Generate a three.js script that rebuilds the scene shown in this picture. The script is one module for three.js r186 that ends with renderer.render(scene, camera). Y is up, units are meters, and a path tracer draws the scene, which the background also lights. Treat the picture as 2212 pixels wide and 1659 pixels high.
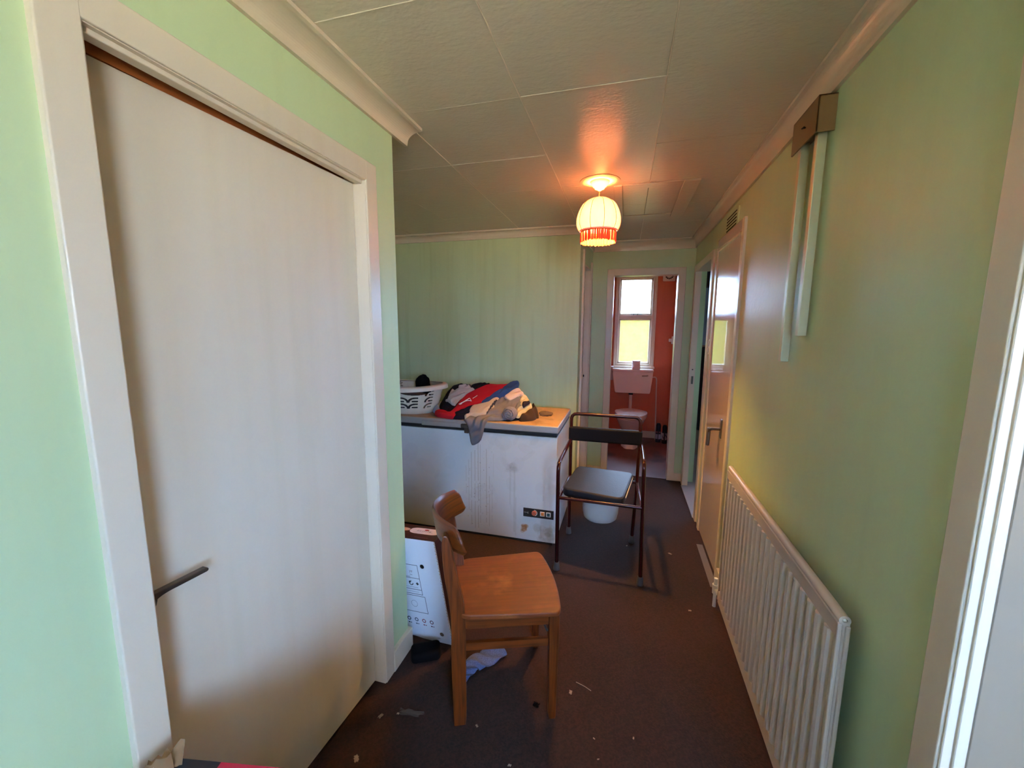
import * as THREE from 'three';
import { RoundedBoxGeometry } from 'three/addons/geometries/RoundedBoxGeometry.js';
import { mergeGeometries } from 'three/addons/utils/BufferGeometryUtils.js';

// ---------- camera, sky, sun, exposure ----------
const scene = new THREE.Scene();
const camera = new THREE.PerspectiveCamera(86.6, 2212 / 1659, 0.05, 200);
camera.rotation.order = 'YXZ';
camera.position.set(0, 1.46, 0);
camera.rotation.set(THREE.MathUtils.degToRad(-8.0), THREE.MathUtils.degToRad(15.38), THREE.MathUtils.degToRad(0.338));
scene.add(camera);
scene.background = new THREE.Color(0.43, 0.71, 1.26);
scene.backgroundIntensity = 45;
const sun = new THREE.DirectionalLight(new THREE.Color(1, 0.84, 0.6), 260);
sun.position.set(-16, 18, -2); sun.target.position.set(0, 0, -2);
sun.castShadow = true; sun.shadow.mapSize.set(2048, 2048);
Object.assign(sun.shadow.camera, { left: -20, right: 20, top: 20, bottom: -20, near: 0.5, far: 60 });
scene.add(sun, sun.target);
const renderer = new THREE.WebGLRenderer({ antialias: true });
renderer.toneMapping = THREE.LinearToneMapping;
renderer.toneMappingExposure = 1.0;
renderer.shadowMap.enabled = true;

// ---------- helpers ----------
const used = {};
function numbered(n) { const k = used[n] ?? 0; used[n] = k + 1; return k ? n + '_' + String(k).padStart(3, '0') : n; }
function tag(o, label, category, group, kind) {
  if (label) o.userData.label = label;
  if (category) o.userData.category = category;
  if (group) o.userData.group = group;
  if (kind) o.userData.kind = kind;
  return o;
}
function thing(name, label, category, p = [0, 0, 0], turn = 0, group) {
  const o = new THREE.Group(); o.name = numbered(name); scene.add(o);
  o.position.set(...p); o.rotation.y = turn;
  return tag(o, label, category, group);
}
function struct(name, label) { const o = new THREE.Group(); o.name = numbered(name); scene.add(o); return tag(o, label, null, null, 'structure'); }
function part(parent, name, geo, mat, label) {
  const g = Array.isArray(geo) ? (geo.length > 1 ? mergeGeometries(geo.map(flat)) : geo[0]) : geo;
  const m = new THREE.Mesh(g, mat); m.name = name; m.castShadow = m.receiveShadow = true;
  if (label) m.userData.label = label;
  parent.add(m); return m;
}
function whole(name, geo, mat, label, category, group, kind) {
  const m = part(scene, numbered(name), geo, mat); return tag(m, label, category, group, kind);
}
function flat(g) { const h = g.index ? g.toNonIndexed() : g.clone(); for (const k of Object.keys(h.attributes)) if (!['position', 'normal', 'uv'].includes(k)) h.deleteAttribute(k); return h; }
function boxUV(g, s = 1) {           // uv in metres, by the facing of each vertex
  const p = g.attributes.position, n = g.attributes.normal, uv = new Float32Array(p.count * 2);
  for (let i = 0; i < p.count; i++) {
    const ax = Math.abs(n.getX(i)), ay = Math.abs(n.getY(i)), az = Math.abs(n.getZ(i));
    let u, v;
    if (ax >= ay && ax >= az) { u = p.getZ(i); v = p.getY(i); } else if (ay >= az) { u = p.getX(i); v = p.getZ(i); } else { u = p.getX(i); v = p.getY(i); }
    uv[i * 2] = u * s; uv[i * 2 + 1] = v * s;
  }
  g.setAttribute('uv', new THREE.BufferAttribute(uv, 2)); return g;
}
function swapUV(g) { const u = g.attributes.uv; for (let i = 0; i < u.count; i++) u.setXY(i, u.getY(i), u.getX(i)); return g; }
function bx(x0, x1, y0, y1, z0, z1, r = 0, seg = 1) {
  const w = x1 - x0, h = y1 - y0, d = z1 - z0;
  let g;
  if (r > 0) { g = new RoundedBoxGeometry(w, h, d, seg, Math.min(r, w / 2.05, h / 2.05, d / 2.05)); } else g = new THREE.BoxGeometry(w, h, d);
  g.translate((x0 + x1) / 2, (y0 + y1) / 2, (z0 + z1) / 2);
  return boxUV(g);
}
function basis(g, X, Y, Z, O) {
  const m = new THREE.Matrix4().makeBasis(new THREE.Vector3(...X), new THREE.Vector3(...Y), new THREE.Vector3(...Z)).setPosition(...O);
  let h = flat(g); h.applyMatrix4(m);
  if (m.determinant() < 0) for (const a of Object.values(h.attributes)) {
    const s = a.itemSize; for (let i = 0; i < a.count; i += 3) for (let k = 0; k < s; k++) { const t = a.array[(i + 1) * s + k]; a.array[(i + 1) * s + k] = a.array[(i + 2) * s + k]; a.array[(i + 2) * s + k] = t; }
  }
  return boxUV(h);
}
function prism(pts, L) { const s = new THREE.Shape(pts.map((p) => new THREE.Vector2(...p))); return new THREE.ExtrudeGeometry(s, { depth: L, bevelEnabled: false, curveSegments: 8 }); }
function lathe(pts, seg = 40) { return new THREE.LatheGeometry(pts.map((p) => new THREE.Vector2(...p)), seg); }
function v3(p) { return new THREE.Vector3(...p); }
function tube(pts, r, rad = 0.03, seg = 10, closed = false) {   // bent tube: straight runs with rounded corners
  const P = pts.map(v3), path = new THREE.CurvePath();
  let cur = P[0];
  for (let i = 1; i < P.length - 1; i++) {
    const a = P[i].clone().sub(cur), b = P[i + 1].clone().sub(P[i]);
    const d = Math.min(rad, P[i].distanceTo(P[i - 1]) * 0.49, P[i].distanceTo(P[i + 1]) * 0.49);
    const s = P[i].clone().sub(a.normalize().multiplyScalar(d)), e = P[i].clone().add(b.normalize().multiplyScalar(d));
    if (cur.distanceTo(s) > 1e-5) path.add(new THREE.LineCurve3(cur, s));
    path.add(new THREE.QuadraticBezierCurve3(s, P[i].clone(), e)); cur = e;
  }
  path.add(new THREE.LineCurve3(cur, P[P.length - 1]));
  const n = Math.max(12, P.length * 14);
  const g = new THREE.TubeGeometry(path, n, r, seg, closed);
  return mergeGeometries([flat(g), flat(cap(path.getPoint(0), path.getTangent(0).negate(), r, seg)), flat(cap(path.getPoint(1), path.getTangent(1), r, seg))]);
}
function cap(c, t, r, seg) { const g = new THREE.CircleGeometry(r, seg); g.applyQuaternion(new THREE.Quaternion().setFromUnitVectors(new THREE.Vector3(0, 0, 1), t)); g.translate(c.x, c.y, c.z); return g; }
function cyl(r0, r1, h, p, seg = 20) { const g = new THREE.CylinderGeometry(r1, r0, h, seg); g.translate(p[0], p[1] + h / 2, p[2]); return g; }
function rnd(seed) { let s = seed >>> 0; return () => ((s = (Math.imul(s, 1664525) + 1013904223) >>> 0) / 4294967296); }
const PERM = (() => { const r = rnd(7), a = Array.from({ length: 4096 }, r); return a; })();
const lat = (x, y, px, py, s) => PERM[((((x % px) + px) % px) * 57 + (((y % py) + py) % py) * 131 + s * 977) & 4095];
function vn(u, v, px, py, s = 0) {   // tileable value noise, u and v in 0..1, px x py cells
  const x = u * px, y = v * py, xi = Math.floor(x), yi = Math.floor(y);
  let fx = x - xi, fy = y - yi; fx = fx * fx * (3 - 2 * fx); fy = fy * fy * (3 - 2 * fy);
  const a = lat(xi, yi, px, py, s), b = lat(xi + 1, yi, px, py, s), c = lat(xi, yi + 1, px, py, s), d = lat(xi + 1, yi + 1, px, py, s);
  return a + (b - a) * fx + (c - a) * fy + (a - b - c + d) * fx * fy;
}
const fbm = (u, v, px, py, s, o = 4) => { let t = 0, a = 0.5, n = 0; for (let i = 0; i < o; i++) { t += a * vn(u, v, px << i, py << i, s + i); n += a; a /= 2; } return t / n; };
function tex(w, h, fn, repeat = [1, 1], color = true) {
  const d = new Uint8Array(w * h * 4);
  for (let y = 0; y < h; y++) for (let x = 0; x < w; x++) { const c = fn((x + 0.5) / w, (y + 0.5) / h), i = (y * w + x) * 4; d[i] = c[0]; d[i + 1] = c[1]; d[i + 2] = c[2]; d[i + 3] = 255; }
  const t = new THREE.DataTexture(d, w, h); t.wrapS = t.wrapT = THREE.RepeatWrapping; t.magFilter = THREE.LinearFilter; t.minFilter = THREE.LinearMipmapLinearFilter; t.generateMipmaps = true;
  t.repeat.set(...repeat); if (color) t.colorSpace = THREE.SRGBColorSpace; t.needsUpdate = true; return t;
}
const cl = (x) => Math.max(0, Math.min(255, x));
function grey(fn) { return (u, v) => { const g = cl(255 * fn(u, v)); return [g, g, g]; }; }
function canvasTex(w, h, draw) { const c = document.createElement('canvas'); c.width = w; c.height = h; draw(c.getContext('2d'), w, h); const t = new THREE.CanvasTexture(c); t.colorSpace = THREE.SRGBColorSpace; t.anisotropy = 8; return t; }
const std = (color, roughness = 0.6, o = {}) => new THREE.MeshStandardMaterial({ color, roughness, ...o });
const C = (r, g, b) => new THREE.Color().setRGB(r, g, b);

// ---------- materials ----------
const smallBump = tex(256, 256, grey((u, v) => fbm(u, v, 24, 24, 3, 3)), [2, 2], false);
function paint(rgb, rough, s, amp = 7, bump = 0.0006, drips = 0) {
  const map = tex(512, 512, (u, v) => {
    const m = fbm(u, v, 4, 4, s, 5) - 0.5, st = drips * Math.max(0, fbm(u, v, 48, 3, s + 9, 3) - 0.45);
    return rgb.map((c, i) => cl(c + m * amp * 2 - st * (i === 2 ? 26 : 20)));
  }, [0.5, 0.5]);
  return std(0xffffff, rough, { map, bumpMap: smallBump, bumpScale: bump });
}
const M = {
  wall: paint([199, 217, 171], 0.42, 11, 4, 0.0005, 0.3),
  wallStreak: paint([198, 212, 162], 0.38, 31, 5, 0.0006, 1.1),
  white: paint([226, 210, 186], 0.3, 21, 4, 0.0004, 0.4),
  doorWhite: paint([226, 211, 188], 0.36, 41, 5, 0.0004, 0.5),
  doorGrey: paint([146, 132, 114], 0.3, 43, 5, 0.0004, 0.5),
  orange: paint([208, 110, 74], 0.5, 51, 6, 0.0008, 0.4),
  dull: std(C(0.5, 0.5, 0.48), 0.9),
  brownWall: std(C(0.26, 0.2, 0.15), 0.8),  // kept dark so the rear and side rooms bounce little light
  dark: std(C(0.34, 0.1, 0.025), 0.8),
  black: new THREE.MeshPhysicalMaterial({ color: C(0.005, 0.005, 0.007), roughness: 0.6, specularIntensity: 0.25 }),
  blackMatt: new THREE.MeshPhysicalMaterial({ color: C(0.003, 0.003, 0.004), roughness: 0.95, specularIntensity: 0.15 }),
  chrome: std(C(0.55, 0.53, 0.5), 0.25, { metalness: 1 }),
  steel: std(C(0.1, 0.08, 0.065), 0.36, { metalness: 0.7 }),
  plastic: std(C(0.8, 0.78, 0.73), 0.35),
};
// glossy door paint with runs that break up what it mirrors
M.gloss = new THREE.MeshPhysicalMaterial({ color: C(0.82, 0.64, 0.52), roughness: 0.16, clearcoat: 1, clearcoatRoughness: 0.03,
  bumpMap: tex(512, 512, grey((u, v) => 0.6 * fbm(u, v, 70, 2, 61, 3) + 0.4 * Math.max(0, fbm(u, v, 26, 6, 66, 4) - 0.55)), [1.2, 0.6], false), bumpScale: 0.0004 });
// ceiling: gloss over embossed paper
M.ceil = std(0xffffff, 0.24, { map: tex(256, 256, (u, v) => { const m = (fbm(u, v, 4, 4, 71, 4) - 0.5) * 8; return [220 + m, 209 + m, 186 + m]; }, [0.7, 0.7]),
  bumpMap: tex(512, 512, grey((u, v) => 0.55 * fbm(u, v, 14, 40, 73, 3) + 0.45 * fbm(u, v, 50, 70, 79, 2)), [2, 2], false), bumpScale: 0.0013 });
M.cornice = paint([222, 206, 180], 0.28, 81, 3, 0.0002);
M.carpet = std(0xffffff, 1, { map: tex(1024, 1024, (u, v) => { const n = fbm(u, v, 300, 300, 91, 2) - 0.5, m = fbm(u, v, 5, 5, 95, 4) - 0.5; const k = 1 + n * 0.6 + m * 0.6; return [cl(44 * k), cl(25 * k), cl(20 * k)]; }, [0.6, 0.6]),
  bumpMap: tex(512, 512, grey((u, v) => fbm(u, v, 160, 160, 97, 2)), [1.6, 1.6], false), bumpScale: 0.0008 });
M.lino = std(0xffffff, 0.42, { map: tex(512, 512, (u, v) => { const m = fbm(u, v, 4, 4, 101, 5) - 0.5; const d = Math.max(0, fbm(u, v, 7, 7, 104, 4) - 0.55) * 2.2; const k = 1 + m * 0.7 - d; return [cl(112 * k), cl(76 * k), cl(66 * k)]; }, [0.7, 0.7]) });
M.bare = paint([150, 150, 160], 0.6, 111, 12, 0.001);
function wood(base, dark, s, k = 1) {
  return tex(256, 512, (u, v) => {
    const w = vn(u, v, 5, 3, s) * 0.9, g = Math.sin((u * 5 + w * 4) * 6.283 * k) * 0.5 + 0.5, f = fbm(u, v, 60, 5, s + 2, 3), t = Math.min(1, 0.45 * g * f + 0.75 * Math.max(0, f - 0.35) + 0.5 * Math.max(0, fbm(u, v, 4, 6, s + 6, 3) - 0.5));
    return base.map((b, i) => cl(b + (dark[i] - b) * t));
  }, [4, 2]);
}
M.wood = new THREE.MeshPhysicalMaterial({ color: 0xffffff, map: wood([116, 55, 12], [52, 21, 4], 121), roughness: 0.38, clearcoat: 0.35, clearcoatRoughness: 0.25 });
M.seatWood = new THREE.MeshPhysicalMaterial({ color: 0xffffff, roughness: 0.5, clearcoat: 0.15, clearcoatRoughness: 0.4, map: tex(512, 512, (u, v) => {
  const f = fbm(u, v, 4, 50, 131, 4), w = Math.max(0, 1 - Math.hypot((u - 0.5) / 0.3, (v - 0.5) / 0.3)), sc = Math.max(0, fbm(u, v, 9, 9, 137, 4) - 0.5) * 1.2;
  const k = 0.84 + 0.3 * f, l = sc * (0.35 + w); return [cl(108 * k + l * 74), cl(50 * k + l * 66), cl(12 * k + l * 48)];
}) });

// ---------- layout (metres): hall runs along -z, camera at the origin ----------
const CY = 2.245, LX = -0.9, RX = 0.58, EZ = -4.05, AZ = -3.36;

// floor
const floor = struct('floor', 'dark brown carpet worn thin along the hallway');
part(floor, 'carpet', [bx(-2.8, 0.58, -0.03, 0, -4.07, 1.7), bx(0.58, 2.7, -0.03, 0, -0.9, 1.7)], M.carpet);
part(floor, 'vinyl', [bx(-0.6, 0.66, -0.03, 0.002, -5.7, -4.07)], M.lino, 'scuffed brown vinyl in the toilet');
part(floor, 'bare_board', [bx(0.58, 3.3, -0.03, 0.001, -5.1, -2.3)], M.bare, 'bare grey board beyond the right doorway');
part(floor, 'slab', [bx(-2.9, 3.4, -0.25, -0.03, -5.8, 1.8)], M.dull);

// ceiling: slab, and tiles with recessed joints
const ceiling = struct('ceiling', 'glossy cream ceiling of square tiles');
part(ceiling, 'slab', [bx(-2.9, 3.4, CY + 0.006, CY + 0.12, -5.8, 1.8)], M.dull);
{
  const xs = [-2.9, -2.29, -1.813, -1.336, -0.861, -0.385, 0.093, 0.58], zs = [1.7, 1.37, 0.9, 0.42, -0.055, -0.532, -1.008, -1.483, -1.982, -2.44, -2.92, -3.4, -3.88, -4.06];
  for (let i = 0; i + 1 < xs.length; i++) for (let j = 0; j + 1 < zs.length; j++) {
    const jig = ((i * 7 + j * 3) % 5) * 0.0004;
    part(ceiling, 'ceiling_tile', bx(xs[i] + 0.0004, xs[i + 1] - 0.0004, CY + jig, CY + 0.008, zs[j + 1] + 0.0004, zs[j] - 0.0004, 0.0014), M.ceil);
  }
  for (const [x, z0, z1] of [[-0.385, -3.3, 1.5], [0.093, -2.47, 1.5], [0.093, -3.98, -3.21], [-0.861, -3.3, -1.55]]) part(ceiling, 'joint_bead', bx(x - 0.0022, x + 0.0022, CY - 0.0014, CY + 0.003, z0, z1, 0.0016), M.cornice);
  for (const [z, x0, x1] of [[-1.008, -0.82, 0.53], [-1.483, -0.8, 0.1], [-1.982, -1.2, -0.385]]) part(ceiling, 'joint_bead', bx(x0, x1, CY - 0.0008, CY + 0.003, z - 0.0016, z + 0.0016, 0.001), M.ceil);
  part(ceiling, 'toilet_ceiling', bx(-0.6, 0.68, CY, CY + 0.006, -5.7, -4.15), M.ceil);
  part(ceiling, 'side_room_ceiling', [bx(0.68, 3.2, CY, CY + 0.006, -5.0, -3.0), bx(0.58, 2.7, CY, CY + 0.006, -0.95, 1.7)], M.ceil);
}

// walls
function wall(name, label, geos, m = M.wall) { const w = whole(name, geos, m, label, null, null, 'structure'); return w; }
wall('wall_left', 'pale green wall on the left with a white door', [bx(-1.0, LX, 0, CY, -0.513, 1.7), bx(-1.0, LX, 1.978, CY, -1.324, -0.513), bx(-1.0, LX, 0, CY, -1.503, -1.324)]);
wall('wall_alcove_front', 'hidden partition behind the left wall', [bx(-2.8, -1.0, 0, CY, -1.503, -1.4)]);
wall('wall_outer_left', 'outer wall closing the alcove', [bx(-2.9, -2.8, 0, CY, -3.5, 1.8)]);
wall('wall_alcove', 'green wall behind the chest freezer with faint runs', [bx(-2.8, -0.366, 0, CY, AZ - 0.1, AZ)], M.wallStreak);
const WO = 0.463, WI = -0.142;
wall('wall_end', 'green end wall around the toilet doorway', [bx(-0.5, WI, 0, CY, EZ - 0.1, EZ), bx(WO, 0.68, 0, CY, EZ - 0.1, EZ), bx(WI, WO, 1.958, CY, EZ - 0.1, EZ)]);
part(scene.getObjectByName('wall_end'), 'toilet_side', [bx(-0.5, WI, 0, CY, EZ - 0.104, EZ - 0.1), bx(WO, 0.6, 0, CY, EZ - 0.104, EZ - 0.1), bx(WI, WO, 1.958, CY, EZ - 0.104, EZ - 0.1)], M.orange);
wall('wall_right', 'green wall on the right carrying the radiator and door chime', [bx(RX, 0.68, 0, CY, -2.46, -0.835), bx(RX, 0.68, 2.0, CY, -0.835, 0.0), bx(RX, 0.68, 0, CY, 0.0, 0.12), bx(RX, 0.68, 1.985, CY, -3.07, -2.46), bx(RX, 0.68, 0, CY, -3.23, -3.07), bx(RX, 0.68, 1.965, CY, -3.95, -3.23), bx(RX, 0.617, 0, CY, EZ, -3.95)]);
wall('wall_toilet_left', 'orange left wall of the toilet', [bx(-0.6, -0.5, 0, CY, -5.7, EZ)], M.orange);
wall('wall_toilet_right', 'orange right wall of the toilet', [bx(0.6, 0.68, 0, CY, -5.7, EZ - 0.1)], M.orange);
const wx0 = -0.118, wx1 = 0.348, wy0 = 0.955, wy1 = 2.118;
wall('wall_toilet_back', 'orange wall behind the toilet with the window', [bx(-0.6, wx0, 0, CY, -5.72, -5.6), bx(wx1, 0.68, 0, CY, -5.72, -5.6), bx(wx0, wx1, 0, wy0, -5.72, -5.6), bx(wx0, wx1, wy1, CY, -5.72, -5.6)], M.orange);
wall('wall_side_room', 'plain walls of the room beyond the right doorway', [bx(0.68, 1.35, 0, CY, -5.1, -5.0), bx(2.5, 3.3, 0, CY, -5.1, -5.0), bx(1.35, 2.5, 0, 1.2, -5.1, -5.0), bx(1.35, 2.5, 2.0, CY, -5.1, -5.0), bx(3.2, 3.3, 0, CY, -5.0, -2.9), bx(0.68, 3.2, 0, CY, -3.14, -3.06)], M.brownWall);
wall('wall_cupboard', 'inside of the hall cupboard', [bx(1.2, 1.3, 0, CY, -3.06, -2.35), bx(0.68, 1.3, 0, CY, -2.42, -2.35)], M.dull);
wall('wall_porch_side', 'unseen dark walls of the room behind the right doorway', [bx(0.68, 2.7, 0, CY, -0.98, -0.9), bx(2.6, 2.7, 0, CY, -0.98, 1.7)], M.brownWall);
wall('wall_rear', 'unseen dark wall with windows behind the camera', [bx(-1.0, -0.18, 0, CY, 1.6, 1.7), bx(0.2, 0.8, 0, CY, 1.6, 1.7), bx(1.85, 2.7, 0, CY, 1.6, 1.7), bx(-0.18, 0.2, 0, 1.2, 1.6, 1.7), bx(-0.18, 0.2, 2.0, CY, 1.6, 1.7), bx(0.8, 1.85, 0, 0.9, 1.6, 1.7), bx(0.8, 1.85, 2.17, CY, 1.6, 1.7), bx(-2.9, -1.0, 0, CY, 1.6, 1.7)], M.brownWall);

// cornice (trim): concave coving, W out from the wall, H down from the ceiling
function cove(W, H) {
  const p = [[0, 0], [W, 0], [W, -0.011], [W - 0.01, -0.013]], cx = W - 0.01, cy = -(H - 0.012), rx = W - 0.024, ry = H - 0.025;
  for (let i = 1; i <= 10; i++) { const a = (1 - i / 10) * Math.PI / 2; p.push([cx - rx * Math.cos(a), cy + ry * Math.sin(a)]); }
  p.push([0.012, -H], [0, -H]); return p;
}
function cornice(name, label, geo) { whole(name, geo, M.cornice, label, null, null, 'structure'); }
cornice('trim_1', 'white coving along the top of the left wall', basis(prism(cove(0.08, 0.06), 3.2), [1, 0, 0], [0, 1, 0], [0, 0, -1], [LX, CY, 1.6]));
cornice('trim_2', 'white coving along the top of the right wall', basis(prism(cove(0.052, 0.08), 5.65), [-1, 0, 0], [0, 1, 0], [0, 0, -1], [RX, CY, 1.6]));
cornice('trim_3', 'white coving along the alcove wall', basis(prism(cove(0.06, 0.062), 2.46), [0, 0, 1], [0, 1, 0], [1, 0, 0], [-2.8, CY, AZ]));
cornice('trim_4', 'white coving above the toilet doorway', basis(prism(cove(0.07, 0.085), 1.0), [0, 0, 1], [0, 1, 0], [1, 0, 0], [-0.4, CY, EZ]));

// left hall wall, slightly askew, with its own doorway
const hallLeft = struct('wall_hall_left', 'short green wall between the alcove and the end wall');
hallLeft.position.set(-0.366, 0, AZ); hallLeft.rotation.y = -0.0594;
part(hallLeft, 'wall_face', [bx(-0.1, 0, 0, CY, -0.15, 0.0), bx(-0.1, 0, 0, CY, -0.69, -0.575), bx(-0.1, 0, 1.99, CY, -0.575, -0.15)], M.wall);
part(hallLeft, 'coving', basis(prism(cove(0.05, 0.08), 0.75), [1, 0, 0], [0, 1, 0], [0, 0, -1], [0, CY, 0.02]), M.cornice);
const door5 = struct('door_5', 'narrow recessed doorway left of the toilet'); door5.position.copy(hallLeft.position); door5.rotation.y = hallLeft.rotation.y;
part(door5, 'architrave', bx(-0.005, 0.016, 0, 2.09, -0.155, -0.11, 0.003), M.white);
part(door5, 'architrave', bx(-0.005, 0.014, 0, 2.05, -0.625, -0.57, 0.003), M.white);
part(door5, 'jamb', bx(-0.1, 0.004, 0, 1.99, -0.575, -0.555), M.white);
part(door5, 'jamb', bx(-0.1, 0.0, 1.975, 1.995, -0.56, -0.15), M.white);
part(door5, 'jamb', bx(-0.1, 0.0, 0, 1.99, -0.165, -0.15), M.white);
part(door5, 'door_leaf', bx(-0.1, -0.062, 0.01, 1.972, -0.553, -0.167), M.doorWhite);
part(door5, 'keyhole', new THREE.SphereGeometry(0.012, 10, 8).scale(0.5, 1.0, 0.4).translate(-0.035, 1.0, -0.553), M.black);

// ---------- door 1, left foreground ----------
const door1 = struct('door_1', 'large white flush door standing slightly ajar on the left');
{
  const f = LX + 0.015, zi = -0.533, zo = -1.304, top = 1.96;
  part(door1, 'architrave', bx(LX - 0.01, f, 0, top + 0.066, zi, zi + 0.064, 0.004), M.white);
  part(door1, 'architrave', bx(LX - 0.01, f, 0, top + 0.066, zo - 0.063, zo, 0.004), M.white);
  part(door1, 'architrave', bx(LX - 0.01, f - 0.0005, top, top + 0.066, zo - 0.004, zi + 0.004, 0.003), M.white);
  part(door1, 'jamb', bx(-1.0, f - 0.006, 0, top + 0.02, zi - 0.002, zi + 0.02), M.white);
  part(door1, 'jamb', bx(-0.99, f - 0.006, 0, top + 0.02, zo - 0.02, zo + 0.002), M.white);
  part(door1, 'jamb', bx(-0.945, f - 0.006, top - 0.002, top + 0.02, zo, zi), M.white);
  part(door1, 'door_stop', bx(-0.926, -0.902, top - 0.012, top + 0.001, zo, zi, 0.002), M.white);
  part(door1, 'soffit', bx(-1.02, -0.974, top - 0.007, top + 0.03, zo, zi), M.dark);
  const leaf = new THREE.Group(); leaf.name = 'door_leaf'; door1.add(leaf); leaf.position.set(-0.936, 0, zo + 0.004); leaf.rotation.y = -0.052;
  part(leaf, 'panel', bx(-0.04, 0, 0.006, 1.95, 0, 0.758, 0.002), M.doorWhite);
  const lv = new THREE.Shape(); lv.moveTo(-0.012, -0.026); lv.quadraticCurveTo(0.012, -0.026, 0.016, 0); lv.quadraticCurveTo(0.03, 0.006, 0.055, 0.004); lv.lineTo(0.12, 0.002); lv.quadraticCurveTo(0.126, 0.004, 0.12, 0.008); lv.lineTo(0.02, 0.012); lv.lineTo(-0.012, 0.012); lv.closePath();
  const lever = new THREE.ExtrudeGeometry(lv, { depth: 0.012, bevelEnabled: true, bevelSize: 0.002, bevelThickness: 0.002, bevelSegments: 2 });
  part(leaf, 'handle', [basis(lever, [0, 0, -1], [0, 1, 0], [1, 0, 0], [0.03, 0.885, 0.752]), basis(new THREE.CylinderGeometry(0.008, 0.008, 0.035, 12), [0, 1, 0], [1, 0, 0], [0, 0, 1], [0.017, 0.885, 0.757]), bx(0, 0.006, 0.82, 0.95, 0.738, 0.757, 0.003)], M.steel, 'dark metal lever handle');
}

// ---------- door 2, right foreground: lit jamb and the leaf folded back ----------
const door2 = struct('door_2', 'white jamb and pale open door at the right edge');
part(door2, 'architrave', bx(0.562, 0.585, 0, 2.07, -0.862, -0.802, 0.004), M.white);
part(door2, 'architrave', bx(0.563, 0.585, 2.0, 2.07, -0.802, 0.06, 0.003), M.white);
part(door2, 'jamb', bx(0.566, 0.5815, 0, 2.0, -0.84, -0.798, 0.002), M.white);
part(door2, 'door_stop', bx(0.584, 0.602, 0, 2.0, -0.84, -0.7975, 0.002), M.white);
part(door2, 'jamb_core', bx(0.57, 0.68, 0, 2.0, -0.84, -0.8035), M.white);
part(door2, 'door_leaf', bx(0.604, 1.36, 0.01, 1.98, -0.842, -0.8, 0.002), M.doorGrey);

// ---------- door 3, glossy cupboard door on the right ----------
const door3 = struct('door_3', 'glossy pink-cream cupboard door with a lever handle on the right');
part(door3, 'architrave', bx(0.566, 0.584, 0, 2.03, -2.472, -2.425, 0.004), M.white);
part(door3, 'architrave', bx(0.566, 0.584, 0, 1.985, -3.095, -3.045, 0.004), M.white);
part(door3, 'architrave', bx(0.567, 0.584, 1.972, 2.03, -3.05, -2.47, 0.003), M.gloss);
part(door3, 'jamb', [bx(0.578, 0.66, 0, 1.98, -2.49, -2.46), bx(0.578, 0.66, 0, 1.98, -3.07, -3.05), bx(0.578, 0.66, 1.965, 1.985, -3.06, -2.47)], M.white);
part(door3, 'door_stop', bx(0.562, 0.576, 1.955, 1.966, -3.04, -2.485, 0.002), M.white);  // white strip standing in for the bright highlight line along the door top
const leaf3 = part(door3, 'door_leaf', bx(0.573, 0.615, 0.012, 1.962, -3.045, -2.485, 0.003), M.gloss);
{
  const lv = [[0.57, 0.865, -2.6], [0.515, 0.865, -2.6], [0.508, 0.845, -2.612], [0.508, 0.79, -2.63]];
  const blade = new RoundedBoxGeometry(0.018, 0.11, 0.034, 4, 0.008); blade.rotateX(-0.2); blade.rotateZ(-0.08); blade.translate(0.508, 0.812, -2.618);
  part(leaf3, 'handle', [tube(lv.slice(0, 3), 0.008, 0.012, 10), blade, bx(0.567, 0.574, 0.81, 0.925, -2.615, -2.585, 0.003)], M.steel, 'worn metal lever handle');
}
// vent above the cupboard
const vent = thing('vent_grille', 'painted slotted vent high on the wall above the glossy cupboard door', 'vent', [0.58, 2.075, -2.745]);
{
  const fr = bx(-0.008, 0.002, -0.055, 0.055, -0.14, 0.14, 0.002);
  part(vent, 'frame', fr, M.wall);
  for (let i = 0; i < 5; i++) part(vent, 'slot', bx(-0.0095, -0.004, -0.038 + i * 0.018, -0.031 + i * 0.018, -0.115, 0.115), M.black);
}
// ---------- door 4, open doorway at the far right ----------
const door4 = struct('door_4', 'open white doorway at the far right end of the hall');
part(door4, 'architrave', bx(0.566, 0.584, 0, 2.0, -3.25, -3.185, 0.004), M.white);
part(door4, 'architrave', bx(0.566, 0.584, 0, 2.0, -4.0, -3.934, 0.004), M.white);
part(door4, 'architrave', bx(0.567, 0.584, 1.945, 2.0, -3.94, -3.24, 0.003), M.white);
part(door4, 'jamb', bx(0.574, 0.617, 0, 1.95, -3.95, -3.93), M.white);
part(door4, 'jamb', bx(0.574, 0.68, 0, 1.95, -3.25, -3.23), M.white);
part(door4, 'jamb', bx(0.574, 0.68, 1.943, 1.965, -3.94, -3.24), M.white);
part(door4, 'strike_plate', [bx(0.588, 0.604, 0.96, 1.03, -3.932, -3.926, 0.001), new THREE.SphereGeometry(0.006, 8, 6).translate(0.594, 1.09, -3.929)], M.steel);
part(door4, 'threshold', bx(0.56, 0.69, 0, 0.006, -3.93, -3.25, 0.002), M.bare);
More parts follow.
